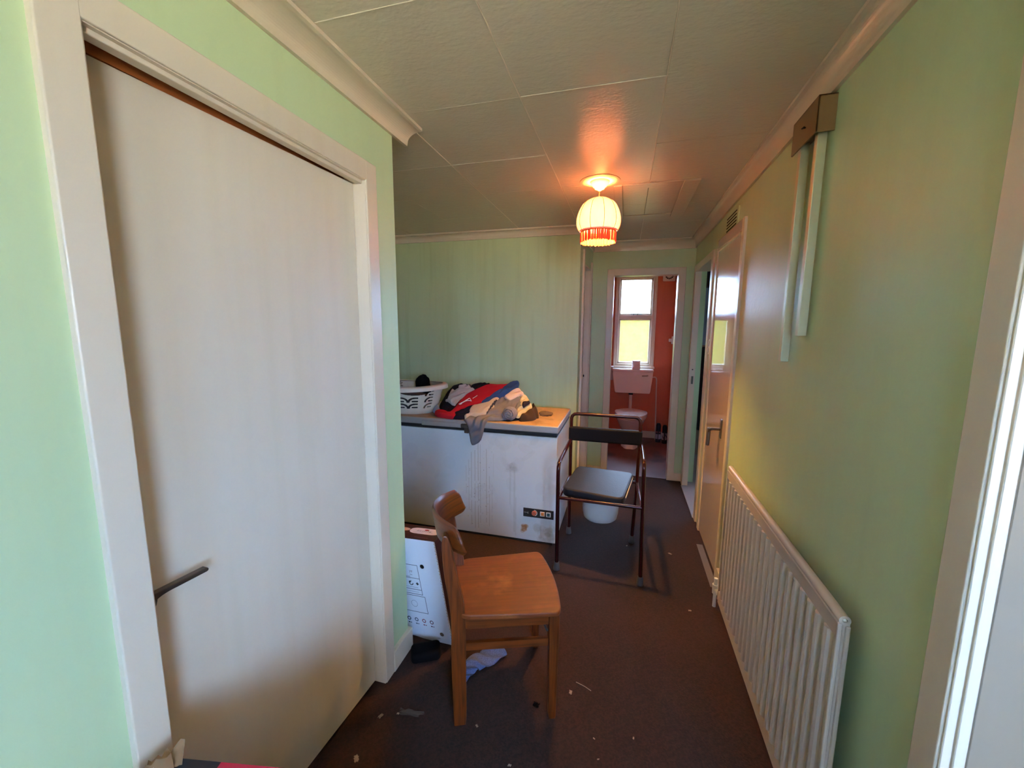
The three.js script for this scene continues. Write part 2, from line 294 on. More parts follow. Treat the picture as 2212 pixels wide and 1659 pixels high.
// hanging things in the room beyond
const coat = whole('hanging_coat', (() => { const g = new THREE.SphereGeometry(0.5, 24, 20); g.scale(0.42, 0.95, 0.12); const p = g.attributes.position; for (let i = 0; i < p.count; i++) p.setX(i, p.getX(i) * (1 + 0.25 * Math.sin(p.getY(i) * 14)) + 0.01 * Math.sin(p.getY(i) * 40)); g.computeVertexNormals(); g.translate(0.86, 0.78, -4.92); return g; })(), std(C(0.01, 0.011, 0.02), 0.9), 'dark coat hanging on the far wall seen through the right doorway', 'coat');
const towel = whole('hanging_towel', (() => { const g = new THREE.BoxGeometry(0.4, 0.62, 0.03, 20, 10, 1); const p = g.attributes.position; for (let i = 0; i < p.count; i++) p.setZ(i, p.getZ(i) + 0.014 * Math.sin(p.getX(i) * 60)); g.computeVertexNormals(); g.translate(0.86, 1.58, -4.93); return g; })(), std(C(0.2, 0.33, 0.45), 0.95), 'blue towel hanging beyond the right doorway', 'towel');
const jacket = whole('hanging_jacket', (() => { const g = new THREE.BoxGeometry(0.3, 0.26, 0.05, 14, 10, 1); const p = g.attributes.position; for (let i = 0; i < p.count; i++) p.setZ(i, p.getZ(i) + 0.012 * Math.sin(p.getX(i) * 50)); g.computeVertexNormals(); g.translate(0.87, 2.02, -4.9); return g; })(), std(C(0.02, 0.015, 0.03), 0.9), 'dark jacket hung highest on the far wall beyond the right doorway', 'jacket');

// light switch between the two right doors
const sw = thing('light_switch', 'white double light switch between the two doors on the right wall', 'switch', [0.58, 1.335, -3.15]);
part(sw, 'plate', bx(-0.008, 0.002, -0.062, 0.045, -0.028, 0.02, 0.003), M.plastic);
part(sw, 'rocker', bx(-0.014, -0.006, 0.0, 0.03, -0.014, 0.008, 0.002), M.plastic); part(sw, 'rocker', bx(-0.014, -0.006, -0.048, -0.016, -0.014, 0.008, 0.002), M.plastic);

// ---------- toilet doorway ----------
const door6 = struct('door_6', 'white doorframe around the open toilet at the hall end');
{
  const a = -0.122, b = 0.443, t = 1.938;
  part(door6, 'architrave', bx(a - 0.062, a, 0, t + 0.062, EZ - 0.005, EZ + 0.016, 0.004), M.white);
  part(door6, 'architrave', bx(b, b + 0.062, 0, t + 0.062, EZ - 0.005, EZ + 0.016, 0.004), M.white);
  part(door6, 'architrave', bx(a - 0.002, b + 0.002, t, t + 0.062, EZ - 0.005, EZ + 0.0155, 0.003), M.white);
  part(door6, 'jamb', bx(a - 0.02, a, 0, t + 0.02, EZ - 0.11, EZ + 0.01), M.white);
  part(door6, 'jamb', bx(b, b + 0.02, 0, t + 0.02, EZ - 0.11, EZ + 0.01), M.white);
  part(door6, 'jamb', bx(a - 0.02, b + 0.02, t, t + 0.02, EZ - 0.11, EZ + 0.01), M.white);
  part(door6, 'threshold', bx(a, b, 0, 0.006, EZ - 0.045, EZ - 0.005, 0.002), M.lino);
}
// baseboards
function base(name, label, geo) { whole(name, geo, M.white, label, null, null, 'structure'); }
base('baseboard_left', 'white skirting at the foot of the left wall corner', [bx(LX - 0.01, LX + 0.018, 0, 0.095, -1.516, -1.36, 0.004)]);
base('baseboard_end', 'white skirting right of the toilet doorway', [bx(0.5, RX, 0, 0.075, EZ - 0.01, EZ + 0.014, 0.003), bx(-0.335, -0.18, 0, 0.075, EZ - 0.01, EZ + 0.014, 0.003)]);
base('baseboard_right', 'white skirting under the radiator', [bx(0.563, RX + 0.01, 0, 0.09, -2.42, -0.86, 0.003)]);
base('baseboard_toilet', 'white skirting along the toilet back wall', [bx(-0.5, 0.6, 0, 0.09, -5.61, -5.585, 0.003)]);
base('baseboard_alcove', 'white skirting behind the freezer', [bx(-2.8, -0.37, 0, 0.09, AZ - 0.01, AZ + 0.014, 0.003)]);
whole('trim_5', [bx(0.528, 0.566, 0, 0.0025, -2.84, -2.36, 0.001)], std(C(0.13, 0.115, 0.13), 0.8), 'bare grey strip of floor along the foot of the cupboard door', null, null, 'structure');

// ---------- windows ----------
const glassBump = tex(512, 512, grey((u, v) => fbm(u, v, 40, 40, 151, 2)), [9, 9], false);
const pebble = (lo, s) => tex(512, 512, grey((u, v) => { const n = Math.abs(vn(u, v, 46, 60, s) - 0.5) + 0.45 * Math.abs(vn(u, v, 90, 110, s + 2) - 0.5); return n < 0.085 ? lo + (1 - lo) * n * 5 : 1; }), [2.2, 2.2]);
const frosted = new THREE.MeshPhysicalMaterial({ color: C(0.8, 0.75, 0.66), map: pebble(0.5, 153), transmission: 1, thickness: 0, roughness: 0.15, ior: 1.45, bumpMap: glassBump, bumpScale: 0.0006 });
const frostedTop = frosted.clone(); frostedTop.map = pebble(0.01, 157);  // same glass, specks painted darker in the tint against the brighter sky
const clear = new THREE.MeshPhysicalMaterial({ color: C(0.95, 0.97, 0.97), transmission: 1, thickness: 0, roughness: 0.0, ior: 1.45 });
function windowFrame(parent, x0, x1, y0, y1, zi, zo, bar, glass) {
  const w = 0.028, zg = (zi + zo) / 2;
  part(parent, 'window_frame', [bx(x0, x0 + w, y0, y1, zo, zi, 0.003), bx(x1 - w, x1, y0, y1, zo, zi, 0.003), bx(x0 + w, x1 - w, y1 - w, y1, zo, zi, 0.003), bx(x0 + w, x1 - w, y0, y0 + w, zo, zi, 0.003), ...(bar ? [bx(x0 + w, x1 - w, bar - 0.022, bar + 0.022, zo, zi, 0.003)] : [])], M.white);
  const ys = bar ? [[y0 + w, bar - 0.022], [bar + 0.022, y1 - w]] : [[y0 + w, y1 - w]];
  for (const [a, b] of ys) {
    part(parent, 'sash', [bx(x0 + w, x0 + w + 0.022, a, b, zg - 0.016, zg + 0.02, 0.003), bx(x1 - w - 0.022, x1 - w, a, b, zg - 0.016, zg + 0.02, 0.003), bx(x0 + w, x1 - w, a, a + 0.022, zg - 0.016, zg + 0.02, 0.003), bx(x0 + w, x1 - w, b - 0.022, b, zg - 0.016, zg + 0.02, 0.003)], M.white);
    const p = new THREE.PlaneGeometry(x1 - x0 - 2 * w - 0.03, b - a - 0.03); p.translate((x0 + x1) / 2, (a + b) / 2, zg); boxUV(p); part(parent, 'pane', p, glass === frosted && a > 1.5 ? frostedTop : glass);
  }
}
const win1 = struct('window_1', 'two-light frosted window above the toilet cistern');
windowFrame(win1, wx0, wx1, wy0, wy1, -5.6, -5.7, 1.595, frosted);
part(win1, 'window_sill', bx(wx0 - 0.03, wx1 + 0.035, wy0 - 0.028, wy0, -5.66, -5.555, 0.004), M.white);
part(win1, 'architrave', [bx(wx0 - 0.022, wx0, wy0, wy1 + 0.02, -5.605, -5.588, 0.003), bx(wx1, wx1 + 0.024, wy0, wy1 + 0.02, -5.605, -5.588, 0.003), bx(wx0, wx1, wy1, wy1 + 0.02, -5.605, -5.588, 0.003)], M.white);
part(win1, 'window_stay', [bx(0.06, 0.2, 1.628, 1.634, -5.625, -5.612, 0.002), bx(0.09, 0.1, 1.62, 1.645, -5.625, -5.61, 0.002), bx(0.14, 0.15, 1.62, 1.645, -5.625, -5.61, 0.002)], M.steel);
const win2 = struct('unseen_window_2', 'unseen window behind the camera on the right that lights the left wall'); windowFrame(win2, 0.8, 1.85, 0.9, 2.17, 1.62, 1.68, 0, clear);  // out of view; placed to light the left wall and door
const win3 = struct('unseen_window_3', 'unseen narrow window behind the camera that lights the freezer front'); windowFrame(win3, -0.18, 0.2, 1.2, 2.0, 1.62, 1.68, 0, clear);  // out of view; lights the freezer front and the radiator end
const win4 = struct('unseen_window_4', 'unseen window lighting the room beyond the right doorway'); windowFrame(win4, 1.35, 2.5, 1.2, 2.0, -5.02, -5.08, 0, clear);  // out of view; brings daylight into the side room

// outdoors: lawn and a rising field
M.grass = new THREE.MeshPhysicalMaterial({ color: 0xffffff, roughness: 1, specularIntensity: 0, map: tex(256, 256, (u, v) => { const n = fbm(u, v, 12, 12, 161, 5); return [cl(25 + 14 * n), cl(28 + 15 * n), cl(8 + 8 * n)]; }, [0.5, 0.5]) });
whole('lawn', (() => { const g = new THREE.PlaneGeometry(120, 120, 120, 120); g.rotateX(-Math.PI / 2); const p = g.attributes.position; for (let i = 0; i < p.count; i++) { const z = p.getZ(i); p.setY(i, -0.4 + Math.max(0, -z - 7) * 0.125 - Math.max(0, -z - 26) * 0.1 + 0.1 * Math.sin(p.getX(i) * 0.6)); } g.computeVertexNormals(); return boxUV(g); })(), M.grass, 'sunlit yellow-green grass outside the toilet window', 'lawn', null, 'stuff');

whole('unseen_ground_front', (() => { const g = new THREE.PlaneGeometry(60, 40); g.rotateX(-Math.PI / 2); g.translate(4, -0.25, 22); return boxUV(g); })(), std(0xffffff, 1, { map: tex(256, 256, (u, v) => { const n = fbm(u, v, 60, 60, 163, 3); return [cl(180 + 50 * n), cl(168 + 50 * n), cl(140 + 40 * n)]; }, [0.5, 0.5]) }), 'unseen pale gravel outside the front windows that bounces warm sunlight up indoors', null, null, 'structure');  // out of view; throws warm light up onto the ceiling and upper walls

// ---------- loft hatch ----------
const hatch = thing('loft_hatch', 'square loft hatch with battens in the ceiling behind the lamp', 'hatch', [0, CY, 0]);
part(hatch, 'batten', bx(-0.098, -0.05, -0.009, 0.002, -3.21, -2.47, 0.003), M.ceil);
part(hatch, 'batten', bx(0.27, 0.355, -0.009, 0.002, -3.21, -2.47, 0.003), M.ceil);
part(hatch, 'batten', bx(-0.05, 0.27, -0.006, 0.002, -2.545, -2.47, 0.003), M.ceil);
part(hatch, 'batten', bx(-0.05, 0.27, -0.006, 0.002, -3.21, -3.125, 0.003), M.ceil);
for (const [x0, x1] of [[-0.046, 0.09], [0.093, 0.264]]) for (const [z0, z1] of [[-3.12, -2.868], [-2.865, -2.552]]) part(hatch, 'panel_tile', bx(x0, x1, -0.003, 0.002, z0, z1, 0.0016), M.ceil);

// ---------- pendant lamp ----------
const lamp = thing('pendant_lamp', 'cream fabric pendant lampshade with orange fringe glowing below the ceiling', 'lamp', [-0.168, CY, -2.39]);
{
  part(lamp, 'ceiling_rose', lathe([[0, -0.05], [0.006, -0.049], [0.018, -0.04], [0.026, -0.038], [0.028, -0.029], [0.036, -0.027], [0.039, -0.018], [0.047, -0.016], [0.05, -0.006], [0.054, 0], [0, 0]]), std(C(0.5, 0.42, 0.36), 0.4));
  part(lamp, 'ceiling_disc', lathe([[0, -0.0012], [0.108, -0.0012], [0.1085, 0.001], [0, 0.001]]), M.ceil);
  part(lamp, 'cord', tube([[0, -0.055, 0], [-0.003, -0.09, 0], [0, -0.14, 0]], 0.0028, 0.02, 8), std(C(0.3, 0.15, 0.07), 0.6));
  part(lamp, 'lamp_holder', lathe([[0, -0.135], [0.012, -0.137], [0.018, -0.15], [0.018, -0.185], [0.0, -0.187]], 20), M.plastic);
  const bulbC = -0.19;
  const bulb = part(lamp, 'bulb', new THREE.SphereGeometry(0.024, 20, 14).translate(0, bulbC, 0), new THREE.MeshStandardMaterial({ color: 0x000000, emissive: C(1, 0.62, 0.25), emissiveIntensity: 12 }));
  const pl = new THREE.PointLight(C(1, 0.52, 0.1), 10.5); pl.position.set(0, bulbC, 0); pl.castShadow = true; pl.shadow.radius = 1.5; lamp.add(pl);
  const G = 10, prof = [[0.043, -0.09], [0.058, -0.097], [0.084, -0.113], [0.104, -0.143], [0.117, -0.178], [0.1215, -0.21], [0.117, -0.238], [0.108, -0.255], [0.1, -0.262]];
  const curve = new THREE.CatmullRomCurve3(prof.map(([r, y]) => new THREE.Vector3(r, y, 0))), nu = 200, nv = 40, pos = [], idx = [];
  for (let j = 0; j <= nv; j++) { const p = curve.getPoint(j / nv); for (let i = 0; i <= nu; i++) { const a = i / nu * Math.PI * 2 + 0.25, s = Math.abs(Math.sin(a * G / 2)), e = Math.pow(Math.sin(Math.PI * j / nv), 0.7); const f = 1 - 0.035 * (1 - s) * e + 0.012 * Math.sin(a * 57 + j * 0.22 * Math.sin(a * 3)) * (1.15 - e) + 0.012 * (vn(i / nu, j / nv, 30, 6, 171) - 0.5); pos.push(p.x * f * Math.cos(a), p.y, p.x * f * Math.sin(a)); } }
  for (let j = 0; j < nv; j++) for (let i = 0; i < nu; i++) { const a = j * (nu + 1) + i, b = a + nu + 1; idx.push(a, a + 1, b, a + 1, b + 1, b); }
  const g = new THREE.BufferGeometry(); g.setAttribute('position', new THREE.Float32BufferAttribute(pos, 3)); g.setIndex(idx); g.computeVertexNormals();
  const shade = part(lamp, 'lamp_shade', g, new THREE.MeshPhysicalMaterial({ color: C(0.8, 0.4, 0.55), transmission: 0.055, roughness: 1, thickness: 0, side: THREE.DoubleSide }));
  const rib = std(C(0.45, 0.22, 0.07), 0.8);
  for (let k = 0; k < G; k++) { const a = k * Math.PI * 2 / G, pts = []; for (let j = 0; j <= 14; j++) { const p = curve.getPoint(j / 14); const f = 1 - 0.02 * Math.sin(Math.PI * j / 14); pts.push(new THREE.Vector3(p.x * f * Math.cos(a) * 1.004, p.y, p.x * f * Math.sin(a) * 1.004)); } part(shade, 'rib', new THREE.TubeGeometry(new THREE.CatmullRomCurve3(pts), 24, 0.0014, 5), rib); }
  part(lamp, 'band', lathe([[0.094, -0.252], [0.0995, -0.254], [0.0985, -0.268], [0.093, -0.268]]), std(C(0.5, 0.12, 0.03), 0.8));
  const strands = [], r = rnd(5);
  for (let k = 0; k < 190; k++) { const a = k / 190 * Math.PI * 2, L = 0.052 + 0.008 * r(), q = 0.0925 + 0.005 * r(), da = 0.01 * (r() - 0.5); strands.push(flat(new THREE.CylinderGeometry(0.0017, 0.002, L, 4).translate(q * Math.cos(a + da), -0.264 - L / 2, q * Math.sin(a + da)))); }
  const fr = part(lamp, 'fringe', mergeGeometries(strands), new THREE.MeshPhysicalMaterial({ color: C(0.8, 0.1, 0.03), transmission: 0.2, roughness: 1, thickness: 0 }), 'orange strand fringe'); fr.userData.kind = 'stuff';
}

// ---------- door chime ----------
const chime = thing('door_chime', 'brown door chime box with two long square tubes high on the right wall', 'door chime', [0.58, 2.05, -1.62]);
{
  const brown = std(C(0.2, 0.115, 0.045), 0.6), tubeM = new THREE.MeshPhysicalMaterial({ color: C(0.74, 0.72, 0.5), roughness: 0.35, metalness: 0.6 });
  part(chime, 'housing', [bx(-0.05, -0.044, 0, 0.105, -0.1, 0.095, 0.002), bx(-0.05, 0.001, 0.0, 0.105, 0.089, 0.095, 0.002), bx(-0.05, 0.001, 0.03, 0.105, -0.1, -0.094, 0.002), bx(-0.05, 0.001, 0.099, 0.105, -0.1, 0.095, 0.002), bx(-0.046, 0.0, 0.03, 0.036, -0.096, 0.09)], brown);
  part(chime, 'hook', tube([[-0.05, 0.055, 0.0], [-0.056, 0.05, 0.006], [-0.054, 0.045, 0.02], [-0.052, 0.056, -0.014]], 0.0022, 0.004, 6), M.black);
  part(chime, 'chime_tube', bx(-0.034, -0.008, -0.615, 0.03, 0.045, 0.07, 0.002), tubeM);
  part(chime, 'chime_tube', bx(-0.034, -0.008, -0.71, 0.03, -0.085, -0.06, 0.002), tubeM);
}

// ---------- radiator ----------
const rad = thing('radiator', 'long white ribbed panel radiator low on the right wall', 'radiator', [0.512, 0, -1.59]);
{
  const m = std(0xffffff, 0.34, { map: tex(256, 256, (u, v) => { const n = (fbm(u, v, 6, 6, 181, 4) - 0.5) * 14; return [206 + n, 190 + n, 176 + n]; }, [1, 1]) });
  const L0 = 0.545, L1 = -0.535, n = 21, pitch = (L0 - 0.03 - (L1 + 0.03)) / n, pr = [];
  pr.push([L0, 0.009]);
  for (let i = 0; i < n; i++) { const z = L0 - 0.03 - i * pitch; pr.push([z, 0.009], [z - 0.003, 0.003], [z - 0.007, -0.003], [z - pitch * 0.3, -0.006], [z - pitch * 0.5, -0.004], [z - pitch * 0.66, 0.003], [z - pitch * 0.74, 0.009]); }
  pr.push([L1, 0.009]);
  const back = pr.slice().reverse().map(([z, x]) => [z, 0.022]);
  const sh = [...pr, [L1, 0.024], [L0, 0.024]];
  part(rad, 'panel', basis(prism(sh, 0.6), [0, 0, 1], [1, 0, 0], [0, 1, 0], [0, 0.132, 0]), m);
  part(rad, 'top_band', [basis(prism([[0.002, 0], [0.024, 0], [0.024, 0.05], [0.006, 0.05], [0.0, 0.04]], 1.08), [1, 0, 0], [0, 1, 0], [0, 0, -1], [0, 0.732, 0.545]),
    (() => { const g = new THREE.TubeGeometry(new THREE.LineCurve3(new THREE.Vector3(0.012, 0.783, 0.547), new THREE.Vector3(0.012, 0.783, -0.537)), 2, 0.0125, 16); return g; })(),
    (() => { const g = new THREE.RingGeometry(0.006, 0.0125, 20); g.translate(0.012, 0.783, 0.547); return g; })(), (() => { const g = new THREE.CircleGeometry(0.0062, 12); g.translate(0.012, 0.783, 0.538); return g; })()], m);
  part(rad, 'plug', new THREE.SphereGeometry(0.0055, 10, 8).translate(0.012, 0.783, 0.543), M.plastic);
  part(rad, 'bottom_band', bx(0.0, 0.024, 0.07, 0.134, -0.535, 0.545, 0.006), m);
  for (const q of [[-0.002, 0.009, 0.08, 0.776, 0.54, 0.55], [0.015, 0.026, 0.08, 0.77, 0.54, 0.549], [-0.001, 0.024, 0.08, 0.77, -0.545, -0.535]]) part(rad, 'end_seam', bx(...q, 0.004), m);
  part(rad, 'valve', [cyl(0.014, 0.016, 0.05, [0.002, 0.075, -0.6], 12), cyl(0.009, 0.009, 0.035, [0.002, 0.125, -0.6], 10), tube([[0.002, 0.1, -0.6], [0.012, 0.1, -0.53]], 0.01, 0.01, 8)], M.plastic);
  part(rad, 'pipe', cyl(0.0085, 0.0085, 0.1, [0.002, 0, -0.6], 12), M.plastic);
  for (const z of [0.3, -0.33]) part(rad, 'bracket', bx(0.02, 0.0675, 0.62, 0.66, z, z + 0.03), m);
}

// ---------- chest freezer ----------
const fz = thing('chest_freezer', 'white chest freezer with rust runs and a tan lid in the alcove', 'freezer', [-1.03, 0, -2.85]);
{
  const hw = 0.635, zf = 0.295, zb = -0.31;           // local: centre of the base
  const frontMap = canvasTex(1024, 640, (c, w, h) => {
    c.fillStyle = '#d6d4d2'; c.fillRect(0, 0, w, h);
    const r = rnd(23);
    for (let i = 0; i < 60; i++) { c.fillStyle = `rgba(120,110,100,${0.02 + 0.03 * r()})`; c.beginPath(); c.ellipse(r() * w, r() * h, 20 + 50 * r(), 10 + 40 * r(), r() * 3, 0, 7); c.fill(); }
    const X = (x) => (x + hw) / (2 * hw) * w, drip = (x, y0, y1, a, lw) => { c.strokeStyle = `rgba(104,84,58,${a * 0.42})`; c.lineWidth = lw; c.beginPath(); c.moveTo(x, y0 * h); for (let t = y0; t < y1; t += 0.025) { if (r() < 0.07) c.moveTo(x + (r() - 0.5) * 1.4, t * h); else c.lineTo(x + (r() - 0.5) * 1.4, t * h); } c.stroke(); };
    for (const [x, a, b, al, lw] of [[0.04, 0.2, 0.95, 0.5, 4], [0.066, 0.18, 0.98, 0.42, 5], [0.09, 0.1, 0.97, 0.55, 4], [0.105, 0.12, 0.93, 0.4, 4], [0.02, 0.28, 0.8, 0.25, 6], [0.15, 0.16, 0.9, 0.5, 4], [0.172, 0.42, 0.93, 0.35, 5], [0.19, 0.5, 0.88, 0.25, 5], [0.0, 0.34, 0.62, 0.2, 6], [0.32, 0.3, 0.7, 0.2, 9], [0.35, 0.34, 0.95, 0.22, 10], [0.36, 0.6, 0.98, 0.2, 8], [0.55, 0.55, 0.62, 0.3, 4], [0.2, 0.2, 0.45, 0.15, 5]]) drip(X(x), a, b, al, lw);
    for (let i = 0; i < 70; i++) { const k = r(); c.fillStyle = `rgba(70,50,30,${0.25 * r() + 0.1})`; c.beginPath(); c.arc(X(0.0 + 0.2 * k), h * (0.15 + 0.8 * r()), 0.8 + 2.2 * r(), 0, 7); c.fill(); }
    for (let i = 0; i < 46; i++) { c.fillStyle = `rgba(150,92,48,${0.12 + 0.14 * r()})`; c.beginPath(); c.arc(X(0.405 + 0.035 * r()), h * (0.86 + 0.06 * r()), 3 + 9 * r(), 0, 7); c.fill(); }
    for (let i = 0; i < 14; i++) { c.fillStyle = `rgba(120,112,104,${0.03 + 0.04 * r()})`; c.beginPath(); c.ellipse(X(0.3 + 0.05 * r()), h * (0.28 + 0.08 * r()), 14 + 18 * r(), 8 + 14 * r(), r() * 3, 0, 7); c.fill(); }
    for (let i = 0; i < 30; i++) { c.fillStyle = `rgba(130,110,84,${0.08})`; c.beginPath(); c.ellipse(X(0.5 + 0.13 * r()), h * (0.86 + 0.13 * r()), 10 + 16 * r(), 12 + 20 * r(), 0, 0, 7); c.fill(); }
  });
  const enamel = paint([214, 212, 208], 0.28, 191, 5, 0.0003, 0.6), metal = std(C(0.45, 0.44, 0.44), 0.42, { metalness: 0.55 }), blackR = std(C(0.012, 0.011, 0.01), 0.6);
  part(fz, 'body', bx(-hw, hw, 0.015, 0.75, zb, zf - 0.004, 0.008), enamel);
  const fp = new RoundedBoxGeometry(2 * hw, 0.732, 0.01, 2, 0.004); const uv = fp.attributes.uv, pp = fp.attributes.position; for (let i = 0; i < uv.count; i++) uv.setXY(i, (pp.getX(i) + hw) / (2 * hw), (pp.getY(i) + 0.366) / 0.732); fp.translate(0, 0.382, zf);
  part(fz, 'front_panel', fp, std(0xffffff, 0.3, { map: frontMap }), 'white enamel front with rust runs');
  part(fz, 'plinth', bx(-hw + 0.01, hw - 0.02, 0, 0.02, zb + 0.02, zf - 0.002), blackR);
  part(fz, 'seal', [bx(-hw + 0.004, hw - 0.004, 0.748, 0.774, zb + 0.004, zf, 0.004), bx(-hw, hw, 0.756, 0.763, zb, zf + 0.004, 0.002)], blackR, 'black rubber lid seal');
  const lid = part(fz, 'lid', bx(-hw - 0.004, hw + 0.006, 0.776, 0.822, zb - 0.005, zf + 0.012, 0.006, 2), metal);
  const tm = tex(512, 256, (u, v) => { const m = fbm(u, v, 8, 4, 201, 5) - 0.5, d = Math.max(0, fbm(u, v, 9, 7, 207, 4) - 0.6) * 1.6, f = (fbm(u, v, 120, 80, 209, 2) - 0.5) * 16; return [cl(178 + 22 * m + f - 150 * d), cl(140 + 20 * m + f - 130 * d), cl(104 + 18 * m + f - 110 * d)]; }, [0.8, 1.4]);
  part(lid, 'lid_top', bx(-hw, hw + 0.002, 0.819, 0.8235, zb, zf + 0.006, 0.002), std(0xffffff, 0.5, { map: tm }), 'tan laminate lid top');
  part(fz, 'lid_handle', bx(-0.325, -0.025, 0.772, 0.806, zf + 0.008, zf + 0.027, 0.006, 2), metal);
  part(fz, 'latch', [bx(-0.028, 0.022, 0.776, 0.8, zf + 0.006, zf + 0.03, 0.004), bx(-0.006, 0.026, 0.735, 0.776, zf + 0.004, zf + 0.022, 0.005)], M.steel, 'metal lid latch');
  const pan = part(fz, 'control_panel', bx(0.414, 0.622, 0.185, 0.247, zf + 0.004, zf + 0.0085, 0.002), blackR);
  part(pan, 'dial', (() => { const g = new THREE.CylinderGeometry(0.015, 0.0165, 0.012, 24); g.rotateX(Math.PI / 2); g.translate(0.49, 0.218, zf + 0.0145); return g; })(), std(C(0.55, 0.12, 0.06), 0.45), 'red thermostat dial');
  part(pan, 'dial_scale', (() => { const g = new THREE.RingGeometry(0.0185, 0.0215, 24, 1, -1.3, 2.9); g.translate(0.49, 0.218, zf + 0.0092); return g; })(), M.plastic);
  const sqr = (x, col) => { part(pan, 'button_frame', bx(x - 0.0155, x + 0.0155, 0.2015, 0.2335, zf + 0.008, zf + 0.011, 0.001), M.plastic); part(pan, 'button', bx(x - 0.01, x + 0.01, 0.2065, 0.2285, zf + 0.01, zf + 0.014, 0.002), col); };
  sqr(0.546, std(C(0.75, 0.25, 0.05), 0.4)); sqr(0.587, std(C(0.03, 0.1, 0.11), 0.4));
  part(pan, 'badge', [bx(0.42, 0.446, 0.215, 0.218, zf + 0.0085, zf + 0.0092), bx(0.445, 0.449, 0.208, 0.222, zf + 0.0085, zf + 0.0092)], metal);
}
// ---------- laundry basket ----------
const basket = thing('laundry_basket', 'white oval plastic laundry basket with curved slots on the left of the freezer lid', 'laundry basket', [-1.56, 0.8245, -2.72]);
{
  const m = std(C(0.72, 0.62, 0.48), 0.4), H = 0.2, nu = 760, nv = 96;
  const rx = (t) => 0.225 + 0.055 * t - 0.03 * Math.pow(1 - t, 6), rz = (t) => 0.155 + 0.04 * t - 0.03 * Math.pow(1 - t, 6);
  const slots = [];   // curved slots: angle (0 = +x, towards the front is positive), height, mirrored
  for (const [a, mir] of [[1.98, 1], [1.4, 1], [1.02, -1], [0.5, -1], [-0.25, 1], [-0.8, -1], [2.7, -1]]) for (let k = 0; k < 3; k++) { if (k === 2 && (a === 1.4 || a === 1.02)) continue; slots.push([a, 0.05 + k * 0.046, mir]); }
  const open = (a, y) => {
    if (Math.hypot((a - 1.0) / 0.42, (y - 0.168) / 0.02) < 1) return true;          // hand hole under the rim
    for (const [c, h, mir] of slots) {
      const X = (a - c) * 0.15 * mir, Y = (y - h) * 0.9, r = Math.hypot(X - 0.002, Y);
      if (X > -0.036 && X < 0.004 && Y > -0.002 && r > 0.0235 && r < 0.034) return true;
      if (X >= 0.004 && X < 0.016 && Y > 0.0235 && Y < 0.034) return true;
      if (X > -0.012 && X < 0.016 && Y > 0.001 && Y < 0.0115) return true;
    } return false;
  };
  const pos = [], idx = [], V0 = (nu + 1) * (nv + 1);
  for (const off of [0, -0.0025]) for (let j = 0; j <= nv; j++) for (let i = 0; i <= nu; i++) { const t = j / nv, a = i / nu * Math.PI * 2 - Math.PI / 2; pos.push((rx(t) + off) * Math.cos(a), t * H, (rz(t) + off) * Math.sin(a)); }
  for (let j = 0; j < nv; j++) for (let i = 0; i < nu; i++) {
    const a = (i + 0.5) / nu * Math.PI * 2 - Math.PI / 2, y = (j + 0.5) / nv * H; if (open(a, y)) continue;
    const q = j * (nu + 1) + i, b = q + nu + 1; idx.push(q, b, q + 1, q + 1, b, b + 1, V0 + q, V0 + q + 1, V0 + b, V0 + q + 1, V0 + b + 1, V0 + b);
  }
  const g = new THREE.BufferGeometry(); g.setAttribute('position', new THREE.Float32BufferAttribute(pos, 3)); g.setIndex(idx); g.computeVertexNormals();
  part(basket, 'basket_wall', g, m);
  const bt = new THREE.CylinderGeometry(1, 1, 0.004, 48); bt.scale(rx(0) - 0.001, 1, rz(0) - 0.001); bt.translate(0, 0.003, 0); part(basket, 'basket_bottom', bt, m);
  const sh = [[0, 0], [0.026, -0.003], [0.034, -0.012], [0.036, -0.034], [0.03, -0.034], [0.026, -0.012], [0, -0.006]];
  const rp = [], ri = []; const n = 96, k = sh.length;
  for (let i = 0; i <= n; i++) { const a = i / n * Math.PI * 2; for (const [r, y] of sh) { rp.push((rx(1) - 0.005 + r) * Math.cos(a), H + 0.014 + y + 0.006 * Math.cos(2 * a), (rz(1) - 0.005 + r) * Math.sin(a)); } }
  for (let i = 0; i < n; i++) for (let j = 0; j < k; j++) { const a = i * k + j, b = i * k + (j + 1) % k, c = a + k, d = b + k; ri.push(a, b, c, b, d, c); }
  const rg = new THREE.BufferGeometry(); rg.setAttribute('position', new THREE.Float32BufferAttribute(rp, 3)); rg.setIndex(ri); rg.computeVertexNormals(); part(basket, 'rim', rg, m);
}
function lump(rx, ry, rz, s, amp, freq) {
  const g = new THREE.SphereGeometry(1, 40, 28), p = g.attributes.position;
  for (let i = 0; i < p.count; i++) { const x = p.getX(i), y = p.getY(i), z = p.getZ(i), u = Math.atan2(z, x) / 6.2832 + 0.5, v = Math.acos(Math.max(-1, Math.min(1, y))) / 3.1416; const f = 1 + amp * (fbm(u, v, freq, Math.max(1, freq >> 1), s, 3) - 0.5) * 2; p.setXYZ(i, x * rx * f, y * ry * f, z * rz * f); }
  g.computeVertexNormals(); return g;
}
whole('black_garment', lump(0.06, 0.1, 0.05, 301, 0.3, 8).translate(-1.475, 0.985, -2.79), M.blackMatt, 'black garment poking up inside the laundry basket', 'garment');
